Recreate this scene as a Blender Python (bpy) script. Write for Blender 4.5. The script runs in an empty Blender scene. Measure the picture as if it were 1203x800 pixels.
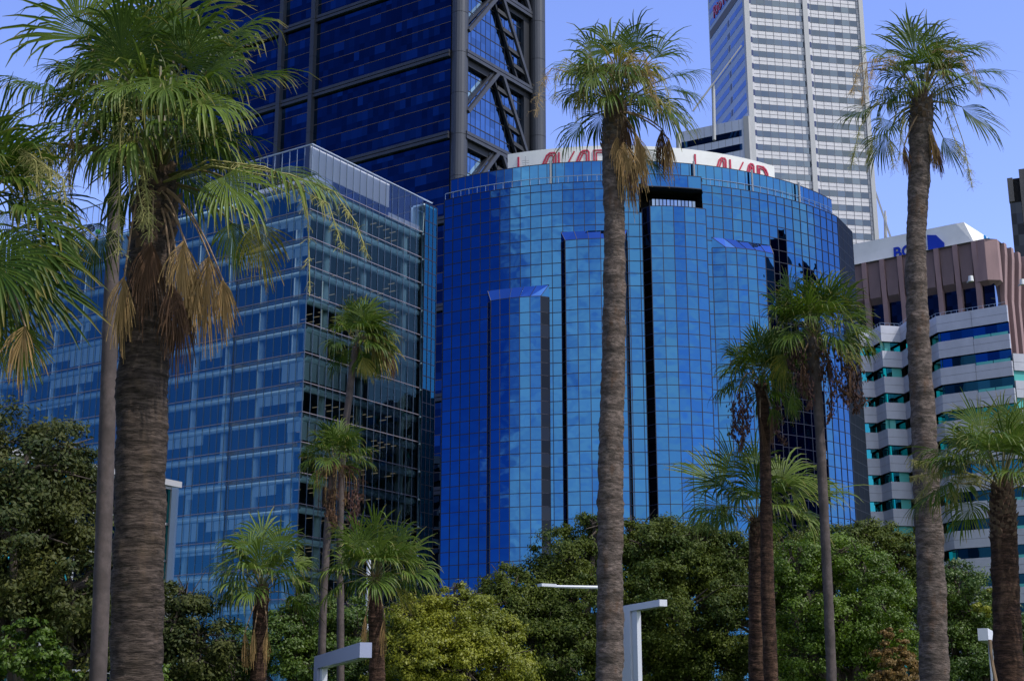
import bpy, math, random
import numpy as np
from mathutils import Vector as V, noise as mnoise

random.seed(7)
RNG = np.random.default_rng(11)
sc = bpy.context.scene
col = sc.collection
R = math.radians
PI = math.pi

# ------------------------------------------------------------------ camera
F = 1671.0
PITCH = R(15.0)
CAMZ = 1.6
cam = bpy.data.cameras.new('camera')
camo = bpy.data.objects.new('camera', cam)
col.objects.link(camo)
camo.location = (0, 0, CAMZ)
camo.rotation_euler = (R(90) + PITCH, 0, 0)
cam.sensor_width = 36
cam.lens = F / 1203 * 36
cam.clip_end = 6000
cam.clip_start = 0.1
sc.camera = camo

# ------------------------------------------------------------------ sky, sun, exposure
SUN_EL, SUN_AZ = 55.0, 118.0            # azimuth clockwise from +Y: to the right and a little behind the camera
sd = V((math.sin(R(SUN_AZ)) * math.cos(R(SUN_EL)), math.cos(R(SUN_AZ)) * math.cos(R(SUN_EL)), math.sin(R(SUN_EL))))
world = bpy.data.worlds.new('World')
sc.world = world
world.use_nodes = True
nt = world.node_tree
nt.nodes.clear()
N = nt.nodes.new
Lk = nt.links.new
out = N('ShaderNodeOutputWorld')
bg = N('ShaderNodeBackground')
bg.inputs['Strength'].default_value = 0.15
sky = N('ShaderNodeTexSky')
sky.sky_type = 'NISHITA'
sky.sun_disc = False
sky.sun_elevation = R(SUN_EL)
sky.sun_rotation = R(SUN_AZ)
sky.air_density = 1.0
sky.dust_density = 0.3
sky.ozone_density = 1.6
tint = N('ShaderNodeMix')
tint.data_type = 'RGBA'
tint.blend_type = 'MULTIPLY'
tint.inputs[0].default_value = 1.0
tint.inputs[7].default_value = (0.95, 0.90, 1.15, 1)
Lk(sky.outputs[0], tint.inputs[6])
tc = N('ShaderNodeTexCoord')
def sky_side(direction, lo, hi, mult, src):
    # the clear sky is deeper or paler in different quarters, as a polarised sky is
    dn = N('ShaderNodeVectorMath'); dn.operation = 'DOT_PRODUCT'; dn.inputs[1].default_value = V(direction).normalized()
    Lk(tc.outputs['Generated'], dn.inputs[0])
    r_n = N('ShaderNodeMapRange'); r_n.interpolation_type = 'SMOOTHSTEP'; r_n.inputs[1].default_value = lo; r_n.inputs[2].default_value = hi
    Lk(dn.outputs['Value'], r_n.inputs[0])
    mx_ = N('ShaderNodeMix'); mx_.data_type = 'RGBA'; mx_.blend_type = 'MULTIPLY'
    Lk(r_n.outputs[0], mx_.inputs[0]); Lk(src, mx_.inputs[6]); mx_.inputs[7].default_value = (*mult, 1)
    return mx_.outputs[2]
clear = sky_side((0, 1, .2), .3, .9, (1.26, 1.27, 1.40), tint.outputs[2])
clear = sky_side((-.95, -.30, .2), .72, .93, (.11, .25, .54), clear)
mp = N('ShaderNodeMapping')
mp.inputs['Scale'].default_value = (1, 1, 2.6)
Lk(tc.outputs['Generated'], mp.inputs[0])
nz = N('ShaderNodeTexNoise')
nz.inputs['Scale'].default_value = 3.2
nz.inputs['Detail'].default_value = 7
nz.inputs['Roughness'].default_value = 0.6
Lk(mp.outputs[0], nz.inputs[0])
dot = N('ShaderNodeVectorMath')
dot.operation = 'DOT_PRODUCT'
dot.inputs[1].default_value = (0.42, -0.90, 0.0)
Lk(tc.outputs['Generated'], dot.inputs[0])
mr = N('ShaderNodeMapRange')             # clouds stand in the half of the sky behind the camera
mr.inputs[1].default_value = 0.12
mr.inputs[2].default_value = 0.46
mr.inputs[3].default_value = -0.20
mr.inputs[4].default_value = 0.12
Lk(dot.outputs['Value'], mr.inputs[0])
ad = N('ShaderNodeMath')
ad.operation = 'ADD'
Lk(nz.outputs[0], ad.inputs[0])
Lk(mr.outputs[0], ad.inputs[1])
ramp = N('ShaderNodeMapRange')
ramp.interpolation_type = 'SMOOTHSTEP'
ramp.inputs[1].default_value = 0.42
ramp.inputs[2].default_value = 0.76
Lk(ad.outputs[0], ramp.inputs[0])
cm = N('ShaderNodeMix')
cm.data_type = 'RGBA'
Lk(ramp.outputs[0], cm.inputs[0])
Lk(clear, cm.inputs[6])
cm.inputs[7].default_value = (6.8, 7.2, 7.6, 1)
Lk(cm.outputs[2], bg.inputs[0])
Lk(bg.outputs[0], out.inputs[0])

sun = bpy.data.lights.new('sun', 'SUN')
sun.energy = 3.2
sun.angle = R(0.53)
sun.color = (1.0, 0.95, 0.88)
suno = bpy.data.objects.new('sun', sun)
col.objects.link(suno)
suno.rotation_euler = (-sd).to_track_quat('-Z', 'Y').to_euler()

sc.view_settings.view_transform = 'Standard'
sc.view_settings.look = 'None'
sc.view_settings.gamma = 1
sc.view_settings.use_curve_mapping = False
sc.view_settings.exposure = 0.25
sc.cycles.max_bounces = 7
sc.cycles.diffuse_bounces = 2
sc.cycles.glossy_bounces = 4
sc.cycles.transmission_bounces = 4
sc.cycles.transparent_max_bounces = 8
sc.cycles.caustics_reflective = False
sc.cycles.caustics_refractive = False

# ------------------------------------------------------------------ photo pixel -> point in the place
CP, SP = math.cos(PITCH), math.sin(PITCH)
def ray(px, py):
    v = (400 - py) / F
    return V(((px - 601.5) / F, CP - v * SP, SP + v * CP))
def at(px, py, Y):
    d = ray(px, py)
    return d * (Y / d.y) + V((0, 0, CAMZ))
def mpp(p):                              # metres per photo pixel at a point
    return (p.y * CP + (p.z - CAMZ) * SP) / F

def onplane(px, py, o, n):
    d = ray(px, py); t = (V(o) - V((0, 0, CAMZ))).dot(V(n)) / d.dot(V(n)); return V((0, 0, CAMZ)) + d * t

# ------------------------------------------------------------------ helpers
WL = {}
class MB:
    def __init__(s):
        s.v = []; s.f = []; s.uv = []; s.m = []
    def face(s, pts, uv=None, m=0):
        b = len(s.v)
        s.v.extend(tuple(p) for p in pts)
        s.f.append(tuple(range(b, b + len(pts))))
        s.uv.append(uv if uv else [(0, 0)] * len(pts))
        s.m.append(m)
    def quads(s, verts, faces, m=0):
        b = len(s.v)
        s.v.extend(tuple(p) for p in verts)
        for f in faces:
            s.f.append(tuple(i + b for i in f)); s.uv.append([(0, 0)] * len(f)); s.m.append(m)
    def obox(s, o, d, n, sr, nr, zr, m=0):          # o: (x,y); d: along; n: outward; ranges
        P = []
        for a in sr:
            for b in nr:
                for z in zr:
                    P.append((o[0] + d[0] * a + n[0] * b, o[1] + d[1] * a + n[1] * b, z))
        s.quads(P, [(0, 1, 3, 2), (4, 6, 7, 5), (0, 4, 5, 1), (2, 3, 7, 6), (0, 2, 6, 4), (1, 5, 7, 3)], m)
    def box(s, a, b, m=0):
        s.obox((0, 0), (1, 0), (0, 1), (a[0], b[0]), (a[1], b[1]), (a[2], b[2]), m)
    def beam(s, p, q, w, h, up=(0, 0, 1), m=0):     # rectangular bar from p to q
        p = V(p); q = V(q); a = (q - p).normalized()
        sd_ = a.cross(V(up))
        if sd_.length < 1e-4: sd_ = a.cross(V((0, 1, 0)))
        sd_.normalize(); u = sd_.cross(a)
        P = [c + sd_ * i * w / 2 + u * j * h / 2 for c in (p, q) for i, j in ((-1, -1), (1, -1), (1, 1), (-1, 1))]
        s.quads(P, [(3, 2, 1, 0), (4, 5, 6, 7), (0, 1, 5, 4), (1, 2, 6, 5), (2, 3, 7, 6), (3, 0, 4, 7)], m)
    def tube(s, pts, rad, n=8, m=0, cap=True, uvs=False):
        pts = [V(p) for p in pts]
        if not hasattr(rad, '__len__'): rad = [rad] * len(pts)
        b = len(s.v); L = 0; vs = []
        for i, p in enumerate(pts):
            t = (pts[min(i + 1, len(pts) - 1)] - pts[max(i - 1, 0)]).normalized()
            ref = V((0, 1, 0)) if abs(t.z) > .6 else V((0, 0, 1))
            x = t.cross(ref).normalized(); y = x.cross(t)
            if i: L += (p - pts[i - 1]).length
            vs.append(L)
            for k in range(n):
                a = 2 * PI * k / n
                s.v.append(tuple(p + (x * math.cos(a) + y * math.sin(a)) * rad[i]))
        for i in range(len(pts) - 1):
            for k in range(n):
                k2 = (k + 1) % n
                s.f.append((b + i * n + k, b + i * n + k2, b + (i + 1) * n + k2, b + (i + 1) * n + k))
                s.uv.append([(k / n, vs[i]), ((k + 1) / n, vs[i]), ((k + 1) / n, vs[i + 1]), (k / n, vs[i + 1])])
                s.m.append(m)
        if cap:
            for i0, rev in ((b, 1), (b + (len(pts) - 1) * n, 0)):
                f = list(range(i0, i0 + n))
                if rev: f.reverse()
                s.f.append(tuple(f)); s.uv.append([(0, 0)] * n); s.m.append(m)
    def build(s, name, mats, parent=None, smooth=False):
        w = V((0, 0, 0))
        if parent is not None: w = WL[parent.name]
        me = bpy.data.meshes.new(name)
        me.from_pydata([(x - w.x, y - w.y, z - w.z) for x, y, z in s.v], [], s.f)
        if not isinstance(mats, (list, tuple)): mats = [mats]
        for mm in mats: me.materials.append(mm)
        if len(mats) > 1: me.polygons.foreach_set('material_index', s.m)
        ul = me.uv_layers.new(name='UVMap')
        ul.data.foreach_set('uv', [c for f in s.uv for q in f for c in q])
        if smooth: me.polygons.foreach_set('use_smooth', [True] * len(me.polygons))
        me.update()
        o = bpy.data.objects.new(name, me)
        col.objects.link(o)
        if parent is not None: o.parent = parent
        WL[o.name] = w.copy()
        return o

def thing(name, loc, label, cat, group=None):
    o = bpy.data.objects.new(name, None)
    col.objects.link(o)
    o.location = loc
    o['label'] = label; o['category'] = cat
    if group: o['group'] = group
    WL[o.name] = V(loc)
    return o
def tag(o, label, cat, group=None):
    o['label'] = label; o['category'] = cat
    if group: o['group'] = group
    return o

# ------------------------------------------------------------------ materials
def mat(name, base, rough=0.6, metal=0.0, spec=0.5, noise=None, bump=None, emit=None):
    m = bpy.data.materials.new(name); m.use_nodes = True
    t = m.node_tree; b = t.nodes['Principled BSDF']
    b.inputs['Base Color'].default_value = (*base, 1)
    b.inputs['Roughness'].default_value = rough
    b.inputs['Metallic'].default_value = metal
    b.inputs['Specular IOR Level'].default_value = spec
    if emit:
        b.inputs['Emission Color'].default_value = (*emit[0], 1); b.inputs['Emission Strength'].default_value = emit[1]
    if noise:
        c2, scale, stretch = noise
        g = t.nodes.new('ShaderNodeTexCoord'); mpn = t.nodes.new('ShaderNodeMapping')
        mpn.inputs['Scale'].default_value = stretch
        n_ = t.nodes.new('ShaderNodeTexNoise'); n_.inputs['Scale'].default_value = scale
        n_.inputs['Detail'].default_value = 6; n_.inputs['Roughness'].default_value = .62
        mx = t.nodes.new('ShaderNodeMix'); mx.data_type = 'RGBA'
        rp = t.nodes.new('ShaderNodeMapRange'); rp.inputs[1].default_value = .35; rp.inputs[2].default_value = .65
        t.links.new(g.outputs['Object'], mpn.inputs[0]); t.links.new(mpn.outputs[0], n_.inputs[0])
        t.links.new(n_.outputs[0], rp.inputs[0]); t.links.new(rp.outputs[0], mx.inputs[0])
        mx.inputs[6].default_value = (*base, 1); mx.inputs[7].default_value = (*c2, 1)
        t.links.new(mx.outputs[2], b.inputs['Base Color'])
        if bump:
            bp = t.nodes.new('ShaderNodeBump'); bp.inputs['Strength'].default_value = bump[0]; bp.inputs['Distance'].default_value = bump[1]
            t.links.new(n_.outputs[0], bp.inputs['Height']); t.links.new(bp.outputs[0], b.inputs['Normal'])
    return m

def pane_normal(t, tilt, wave, wscale):
    """small random tilt of each pane (island) plus a soft waviness, as float glass in a curtain wall has"""
    n = t.nodes.new; l = t.links.new
    geo = n('ShaderNodeNewGeometry')
    wn = n('ShaderNodeTexWhiteNoise'); wn.noise_dimensions = '1D'
    l(geo.outputs['Random Per Island'], wn.inputs['W'])
    s1 = n('ShaderNodeVectorMath'); s1.operation = 'SUBTRACT'; s1.inputs[1].default_value = (.5, .5, .5)
    l(wn.outputs['Color'], s1.inputs[0])
    s2 = n('ShaderNodeVectorMath'); s2.operation = 'SCALE'; s2.inputs['Scale'].default_value = tilt
    l(s1.outputs[0], s2.inputs[0])
    tx = n('ShaderNodeTexNoise'); tx.inputs['Scale'].default_value = wscale; tx.inputs['Detail'].default_value = 1
    l(geo.outputs['Position'], tx.inputs[0])
    bp = n('ShaderNodeBump'); bp.inputs['Strength'].default_value = 1; bp.inputs['Distance'].default_value = wave
    l(tx.outputs[0], bp.inputs['Height'])
    a = n('ShaderNodeVectorMath'); a.operation = 'ADD'
    l(bp.outputs[0], a.inputs[0]); l(s2.outputs[0], a.inputs[1])
    nn = n('ShaderNodeVectorMath'); nn.operation = 'NORMALIZE'
    l(a.outputs[0], nn.inputs[0])
    return nn.outputs[0], geo

def mirror_glass(name, tintc, tilt=.03, wave=.01, wscale=.35, var=.25, rough=.01):
    m = bpy.data.materials.new(name); m.use_nodes = True
    t = m.node_tree; b = t.nodes['Principled BSDF']
    nrm, geo = pane_normal(t, tilt, wave, wscale)
    b.inputs['Metallic'].default_value = 1.0
    b.inputs['Roughness'].default_value = rough
    mr_ = t.nodes.new('ShaderNodeMapRange'); mr_.inputs[3].default_value = 1 - var; mr_.inputs[4].default_value = 1 + var
    t.links.new(geo.outputs['Random Per Island'], mr_.inputs[0])
    sc_ = t.nodes.new('ShaderNodeVectorMath'); sc_.operation = 'SCALE'; sc_.inputs[0].default_value = tintc
    t.links.new(mr_.outputs[0], sc_.inputs['Scale'])
    t.links.new(sc_.outputs[0], b.inputs['Base Color'])
    t.links.new(nrm, b.inputs['Normal'])
    return m

def clear_glass(name, tintc, trans, base_refl=.25, tilt=.012, wave=.006):
    m = bpy.data.materials.new(name); m.use_nodes = True
    t = m.node_tree; t.nodes.clear()
    n = t.nodes.new; l = t.links.new
    o = n('ShaderNodeOutputMaterial'); mx = n('ShaderNodeMixShader')
    tr = n('ShaderNodeBsdfTransparent'); tr.inputs[0].default_value = (*trans, 1)
    gl = n('ShaderNodeBsdfGlossy'); gl.inputs['Roughness'].default_value = .01; gl.inputs[0].default_value = (*tintc, 1)
    nrm, geo = pane_normal(t, tilt, wave, .3)
    l(nrm, gl.inputs['Normal'])
    fr = n('ShaderNodeFresnel'); fr.inputs[0].default_value = 1.5
    mr_ = n('ShaderNodeMapRange'); mr_.inputs[1].default_value = .04; mr_.inputs[2].default_value = 1
    mr_.inputs[3].default_value = base_refl; mr_.inputs[4].default_value = 1
    l(fr.outputs[0], mr_.inputs[0]); l(mr_.outputs[0], mx.inputs[0])
    l(tr.outputs[0], mx.inputs[1]); l(gl.outputs[0], mx.inputs[2]); l(mx.outputs[0], o.inputs[0])
    return m

def leaf_mat(name, c1, c2, tipc=None, trans=.35, rough=.45, spec=.4, islands=True):
    m = bpy.data.materials.new(name); m.use_nodes = True
    t = m.node_tree; b = t.nodes['Principled BSDF']
    n = t.nodes.new; l = t.links.new
    geo = n('ShaderNodeNewGeometry'); oi = n('ShaderNodeObjectInfo')
    mx = n('ShaderNodeMix'); mx.data_type = 'RGBA'
    mx.inputs[6].default_value = (*c1, 1); mx.inputs[7].default_value = (*c2, 1)
    if islands:
        ns = n('ShaderNodeTexNoise'); ns.inputs['Scale'].default_value = .55; ns.inputs['Detail'].default_value = 2
        l(geo.outputs['Position'], ns.inputs[0])
        mm = n('ShaderNodeMath'); mm.operation = 'MULTIPLY_ADD'; mm.inputs[1].default_value = .55
        l(geo.outputs['Random Per Island'], mm.inputs[0])
        m2 = n('ShaderNodeMapRange'); m2.inputs[1].default_value = .4; m2.inputs[2].default_value = .64; m2.inputs[3].default_value = 0; m2.inputs[4].default_value = .5
        l(ns.outputs[0], m2.inputs[0]); l(m2.outputs[0], mm.inputs[2]); l(mm.outputs[0], mx.inputs[0])
    else:
        mm = n('ShaderNodeMath'); mm.operation = 'MULTIPLY_ADD'; mm.inputs[1].default_value = .5
        l(geo.outputs['Random Per Island'], mm.inputs[0])
        m3 = n('ShaderNodeMath'); m3.operation = 'MULTIPLY'; m3.inputs[1].default_value = .5
        l(oi.outputs['Random'], m3.inputs[0]); l(m3.outputs[0], mm.inputs[2]); l(mm.outputs[0], mx.inputs[0])
    c = mx.outputs[2]
    if tipc:
        uv = n('ShaderNodeUVMap'); sp = n('ShaderNodeSeparateXYZ'); l(uv.outputs[0], sp.inputs[0])
        r = n('ShaderNodeMapRange'); r.inputs[1].default_value = .72; r.inputs[2].default_value = 1.05
        l(sp.outputs[1], r.inputs[0])
        m4 = n('ShaderNodeMath'); m4.operation = 'MULTIPLY'; l(r.outputs[0], m4.inputs[0]); l(geo.outputs['Random Per Island'], m4.inputs[1])
        mt = n('ShaderNodeMix'); mt.data_type = 'RGBA'; mt.inputs[7].default_value = (*tipc, 1)
        l(m4.outputs[0], mt.inputs[0]); l(c, mt.inputs[6]); c = mt.outputs[2]
    l(c, b.inputs['Base Color'])
    b.inputs['Roughness'].default_value = rough; b.inputs['Specular IOR Level'].default_value = spec
    if trans:
        tb = n('ShaderNodeBsdfTranslucent'); l(c, tb.inputs[0])
        ms = n('ShaderNodeMixShader'); ms.inputs[0].default_value = trans
        l(b.outputs[0], ms.inputs[1]); l(tb.outputs[0], ms.inputs[2])
        l(ms.outputs[0], t.nodes['Material Output'].inputs[0])
    return m

def trunk_mat(name, c1, c2, c3, ring=26.0, bump=.03):
    m = bpy.data.materials.new(name); m.use_nodes = True
    t = m.node_tree; b = t.nodes['Principled BSDF']; n = t.nodes.new; l = t.links.new
    uv = n('ShaderNodeUVMap'); mpn = n('ShaderNodeMapping'); mpn.inputs['Scale'].default_value = (6, ring, 1)
    l(uv.outputs[0], mpn.inputs[0])
    a = n('ShaderNodeTexNoise'); a.inputs['Scale'].default_value = 1; a.inputs['Detail'].default_value = 6; a.inputs['Roughness'].default_value = .7
    l(mpn.outputs[0], a.inputs[0])
    mp2 = n('ShaderNodeMapping'); mp2.inputs['Scale'].default_value = (4, 1.4, 1); l(uv.outputs[0], mp2.inputs[0])
    p = n('ShaderNodeTexNoise'); p.inputs['Scale'].default_value = 1; p.inputs['Detail'].default_value = 5; p.inputs['Roughness'].default_value = .65
    l(mp2.outputs[0], p.inputs[0])
    r1 = n('ShaderNodeMapRange'); r1.inputs[1].default_value = .38; r1.inputs[2].default_value = .66; l(a.outputs[0], r1.inputs[0])
    m1 = n('ShaderNodeMix'); m1.data_type = 'RGBA'; m1.inputs[6].default_value = (*c1, 1); m1.inputs[7].default_value = (*c2, 1); l(r1.outputs[0], m1.inputs[0])
    r2 = n('ShaderNodeMapRange'); r2.inputs[1].default_value = .52; r2.inputs[2].default_value = .72; l(p.outputs[0], r2.inputs[0])
    m2 = n('ShaderNodeMix'); m2.data_type = 'RGBA'; m2.inputs[7].default_value = (*c3, 1); l(r2.outputs[0], m2.inputs[0]); l(m1.outputs[2], m2.inputs[6])
    wv = n('ShaderNodeTexWave'); wv.wave_type = 'BANDS'; wv.bands_direction = 'Y'; wv.inputs['Scale'].default_value = ring / 20; wv.inputs['Distortion'].default_value = 5
    wv.inputs['Detail'].default_value = 3; wv.inputs['Detail Scale'].default_value = 2.2; l(uv.outputs[0], wv.inputs[0])
    r3 = n('ShaderNodeMapRange'); r3.inputs[1].default_value = .0; r3.inputs[2].default_value = .45; r3.inputs[3].default_value = .55; r3.inputs[4].default_value = 0; l(wv.outputs['Fac'], r3.inputs[0])
    m3 = n('ShaderNodeMix'); m3.data_type = 'RGBA'; m3.inputs[7].default_value = (*[q * .8 for q in c1], 1); l(r3.outputs[0], m3.inputs[0]); l(m2.outputs[2], m3.inputs[6])
    l(m3.outputs[2], b.inputs['Base Color'])
    b.inputs['Roughness'].default_value = .9; b.inputs['Specular IOR Level'].default_value = .15
    bp = n('ShaderNodeBump'); bp.inputs['Strength'].default_value = 1; bp.inputs['Distance'].default_value = bump
    l(a.outputs[0], bp.inputs['Height']); l(bp.outputs[0], b.inputs['Normal'])
    return m

M = {}
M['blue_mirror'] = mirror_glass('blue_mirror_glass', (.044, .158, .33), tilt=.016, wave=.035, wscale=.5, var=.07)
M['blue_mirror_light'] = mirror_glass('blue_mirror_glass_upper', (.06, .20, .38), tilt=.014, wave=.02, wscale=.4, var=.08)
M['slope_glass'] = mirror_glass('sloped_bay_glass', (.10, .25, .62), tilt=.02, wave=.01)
M['mullion'] = mat('dark_mullion', (.010, .013, .035), .5)
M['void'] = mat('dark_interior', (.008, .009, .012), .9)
M['white_panel'] = mat('white_sign_panel', (.78, .79, .78), .5, noise=((.68, .69, .68), .25, (1, 1, 1)))
M['red_letter'] = mat('red_letter', (.45, .015, .06), .4)
M['blue_letter'] = mat('blue_letter', (.0, .03, .42), .4)
M['teal_letter'] = mat('light_blue_letter', (.0, .2, .5), .4)
M['pink_letter'] = mat('pink_red_letter', (.62, .03, .12), .4)
M['rail'] = mat('rail_metal', (.32, .42, .58), .4, .3)
M['post'] = mat('grey_post', (.28, .30, .33), .5)
M['office_glass'] = clear_glass('office_glass', (.44, .86, .84), (.80, .94, .99), base_refl=.25)
M['office_glass_teal'] = clear_glass('office_glass_teal', (.30, .50, .52), (.78, .92, .93), base_refl=.075)
M['link_glass'] = clear_glass('link_glass', (.05, .26, .40), (.10, .26, .32), base_refl=.45, tilt=.05, wave=.03)
M['screen_glass'] = clear_glass('roof_screen_glass', (.6, .75, .9), (.90, .94, .97), base_refl=.08)
M['slab'] = mat('floor_slab', (.22, .25, .27), .8)
M['tube_band'] = mat('round_floor_edge', (.62, .80, .88), .4)
M['line'] = mat('pinkish_transom', (.22, .20, .25), .5)
M['column'] = mat('pale_column', (.62, .74, .76), .6)
M['core'] = mat('core_wall', (.07, .09, .10), .9)
M['blind'] = mat('pale_blind', (.62, .74, .80), .8)
M['lamp_strip'] = mat('ceiling_lamp', (.8, .7, .6), .5, emit=((1, .75, .5), .16))
M['louvre'] = mat('white_louvre', (.80, .80, .84), .55)
M['fin'] = mat('steel_fin', (.10, .15, .24), .4, .2)
M['fin_light'] = mat('pale_steel_fin', (.45, .52, .60), .4, .2)
M['tower_glass'] = mirror_glass('navy_tower_glass', (.022, .055, .115), tilt=.015, wave=.006, var=.25)
M['tower_glass_pale'] = mirror_glass('navy_tower_glass_blind', (.046, .10, .19), tilt=.015, wave=.006, var=.35)
M['tower_glass_side'] = mirror_glass('grey_blue_tower_glass', (.13, .24, .42), tilt=.02, wave=.01, var=.2)
M['tower_metal'] = mat('grey_tower_cladding', (.050, .056, .074), .45, .3, noise=((.064, .070, .088), .4, (1, 1, .15)))
M['tower_dark'] = mat('dark_steel', (.012, .014, .02), .5)
M['tower_trim'] = mat('bronze_line', (.10, .075, .075), .5)
M['stripe_white'] = mat('pale_cladding', (.62, .62, .66), .5, noise=((.56, .56, .60), .35, (1, 1, 1)))
M['stripe_glass'] = mirror_glass('grey_window_band', (.15, .18, .21), tilt=.02, wave=.01, var=.22)
M['stripe_blue_glass'] = mirror_glass('blue_window_band', (.035, .12, .30), tilt=.02, wave=.01, var=.15)
M['joint'] = mat('panel_joint', (.14, .14, .17), .7)
M['pillar_white'] = mat('pale_pillar', (.42, .43, .45), .5)
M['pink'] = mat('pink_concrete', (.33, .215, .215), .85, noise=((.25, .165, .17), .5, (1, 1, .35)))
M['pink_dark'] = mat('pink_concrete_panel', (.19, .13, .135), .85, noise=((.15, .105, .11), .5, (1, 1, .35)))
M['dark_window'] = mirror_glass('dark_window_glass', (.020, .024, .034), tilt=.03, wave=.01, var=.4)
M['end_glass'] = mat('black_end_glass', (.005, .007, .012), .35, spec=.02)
M['navy'] = mat('navy_reveal', (.015, .035, .14), .4)
M['pale_window'] = mirror_glass('pale_window_glass', (.28, .36, .48), tilt=.03, wave=.01, var=.2)
M['silver'] = mat('silver_cladding', (.50, .52, .60), .5, .1, noise=((.43, .45, .52), .5, (1, 1, .6)))
M['teal_glass'] = mirror_glass('teal_window_glass', (.04, .34, .36), tilt=.08, wave=.02, var=.5)
M['teal_bright'] = mat('turquoise_panel', (.10, .46, .44), .35)
M['navy_glass'] = mirror_glass('navy_window_glass', (.02, .11, .22), tilt=.05, wave=.02, var=.4)
M['sky_glass'] = mirror_glass('bright_blue_window_glass', (.02, .34, .70), tilt=.02, wave=.01, var=.1)
M['lamp_white'] = mat('white_painted_steel', (.60, .62, .70), .4)
M['lamp_grey'] = mat('grey_painted_steel', (.33, .36, .52), .4, .1)
M['concrete'] = mat('dark_concrete', (.12, .115, .115), .8, noise=((.09, .085, .085), .6, (1, 1, .3)))
M['roof_white'] = mat('pale_roof_edge', (.36, .36, .38), .6)
M['beige'] = mat('beige_band', (.34, .27, .27), .8)
M['dish_blue'] = mat('dark_blue_plastic', (.005, .012, .12), .4)
M['green_ball'] = mat('bright_green', (.03, .65, .10), .5)

M['frond'] = leaf_mat('palm_leaf', (.028, .066, .007), (.105, .160, .016), (.34, .24, .06), trans=.36, rough=.5, spec=.22, islands=False)
M['frond_light'] = leaf_mat('pale_palm_leaf', (.055, .105, .014), (.155, .22, .032), (.36, .28, .10), trans=.28, rough=.5, spec=.25, islands=False)
M['frond_yellow'] = leaf_mat('yellowing_palm_leaf', (.10, .15, .02), (.34, .27, .03), (.40, .22, .05), trans=.35, rough=.5, islands=False)
M['dead'] = leaf_mat('dry_palm_leaf', (.20, .12, .05), (.42, .28, .12), None, trans=.15, rough=.8, spec=.2, islands=False)
M['dead_dark'] = leaf_mat('dark_dry_palm_leaf', (.055, .032, .022), (.15, .085, .05), None, trans=.1, rough=.85, spec=.15, islands=False)
M['petiole'] = mat('palm_stalk', (.07, .11, .025), .5, noise=((.15, .10, .04), 3, (1, 1, 1)))
M['dead_stalk'] = mat('dry_palm_stalk', (.26, .17, .10), .7)
M['flower'] = leaf_mat('palm_flower_stalk', (.24, .25, .07), (.40, .36, .14), None, trans=.15, rough=.8, islands=False)
M['flower_dry'] = leaf_mat('dry_flower_stalk', (.30, .20, .09), (.50, .36, .18), None, trans=.15, rough=.8, islands=False)
M['fruit'] = leaf_mat('dark_fruit', (.035, .018, .015), (.10, .045, .035), None, trans=0, rough=.8, islands=False)
M['trunk_brown'] = trunk_mat('brown_palm_trunk', (.026, .020, .017), (.135, .102, .085), (.12, .085, .062), ring=28, bump=.045)
M['trunk_grey'] = trunk_mat('grey_palm_trunk', (.060, .048, .042), (.22, .172, .152), (.11, .066, .044), ring=15, bump=.05)
M['trunk_smooth'] = trunk_mat('smooth_palm_trunk', (.075, .062, .060), (.125, .10, .098), (.095, .072, .066), ring=5, bump=.01)
M['trunk_rough'] = trunk_mat('rough_red_palm_trunk', (.022, .013, .010), (.10, .055, .038), (.16, .095, .062), ring=24, bump=.05)
M['boot'] = mat('palm_leaf_base', (.06, .036, .025), .9, noise=((.15, .09, .058), 9, (1, 1, 1)))
M['ficus'] = leaf_mat('fig_leaf', (.020, .046, .006), (.100, .125, .013), None, trans=.25, rough=.55, spec=.2)
M['ficus_dark'] = leaf_mat('dark_fig_leaf', (.020, .038, .009), (.090, .095, .020), None, trans=.2, rough=.55, spec=.2)
M['green_leaf'] = leaf_mat('bright_green_leaf', (.042, .090, .004), (.13, .21, .010), None, trans=.35, rough=.5)
M['mid_leaf'] = leaf_mat('mid_green_leaf', (.028, .068, .006), (.095, .155, .012), None, trans=.3, rough=.5)
M['yellow_leaf'] = leaf_mat('yellow_green_leaf', (.10, .135, .008), (.30, .31, .020), None, trans=.35, rough=.5)
M['rust_leaf'] = leaf_mat('rusty_leaf', (.085, .065, .012), (.23, .135, .035), None, trans=.3, rough=.6)
M['bark'] = mat('tree_bark', (.045, .035, .028), .9, noise=((.085, .065, .05), 6, (1, 1, .3)))
M['grass'] = mat('lawn', (.035, .07, .015), .9, noise=((.06, .09, .02), .6, (1, 1, 1)))
M['asphalt'] = mat('asphalt', (.05, .05, .052), .85, noise=((.06, .06, .06), 3, (1, 1, 1)))
M['paving'] = mat('paving', (.28, .26, .24), .85, noise=((.23, .22, .2), 2, (1, 1, 1)))
M['marking'] = mat('road_marking', (.75, .75, .72), .7)

# ------------------------------------------------------------------ ground, road, pavement
def struct(o):
    o['kind'] = 'structure'; return o
g = MB(); g.face([(-2500, -2500, 0), (2500, -2500, 0), (2500, 2500, 0), (-2500, 2500, 0)]); struct(g.build('ground', M['grass']))
g = MB(); g.face([(-400, 128, .004), (400, 128, .004), (400, 144, .004), (-400, 144, .004)]); struct(g.build('road', M['asphalt']))
g = MB()
g.box((-400, 144, -.05), (400, 160, .14)); g.box((-400, 125, -.05), (400, 127.9, .14)); struct(g.build('pavement', M['paving']))
g = MB()
for k in range(-60, 60): g.face([(k * 6, 135.9, .008), (k * 6 + 3, 135.9, .008), (k * 6 + 3, 136.05, .008), (k * 6, 136.05, .008)])
struct(g.build('road_marking', M['marking']))
g = MB(); g.face([(-30, -6, .005), (30, -6, .005), (30, 3.2, .005), (-30, 3.2, .005)]); struct(g.build('path', M['paving']))

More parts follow.
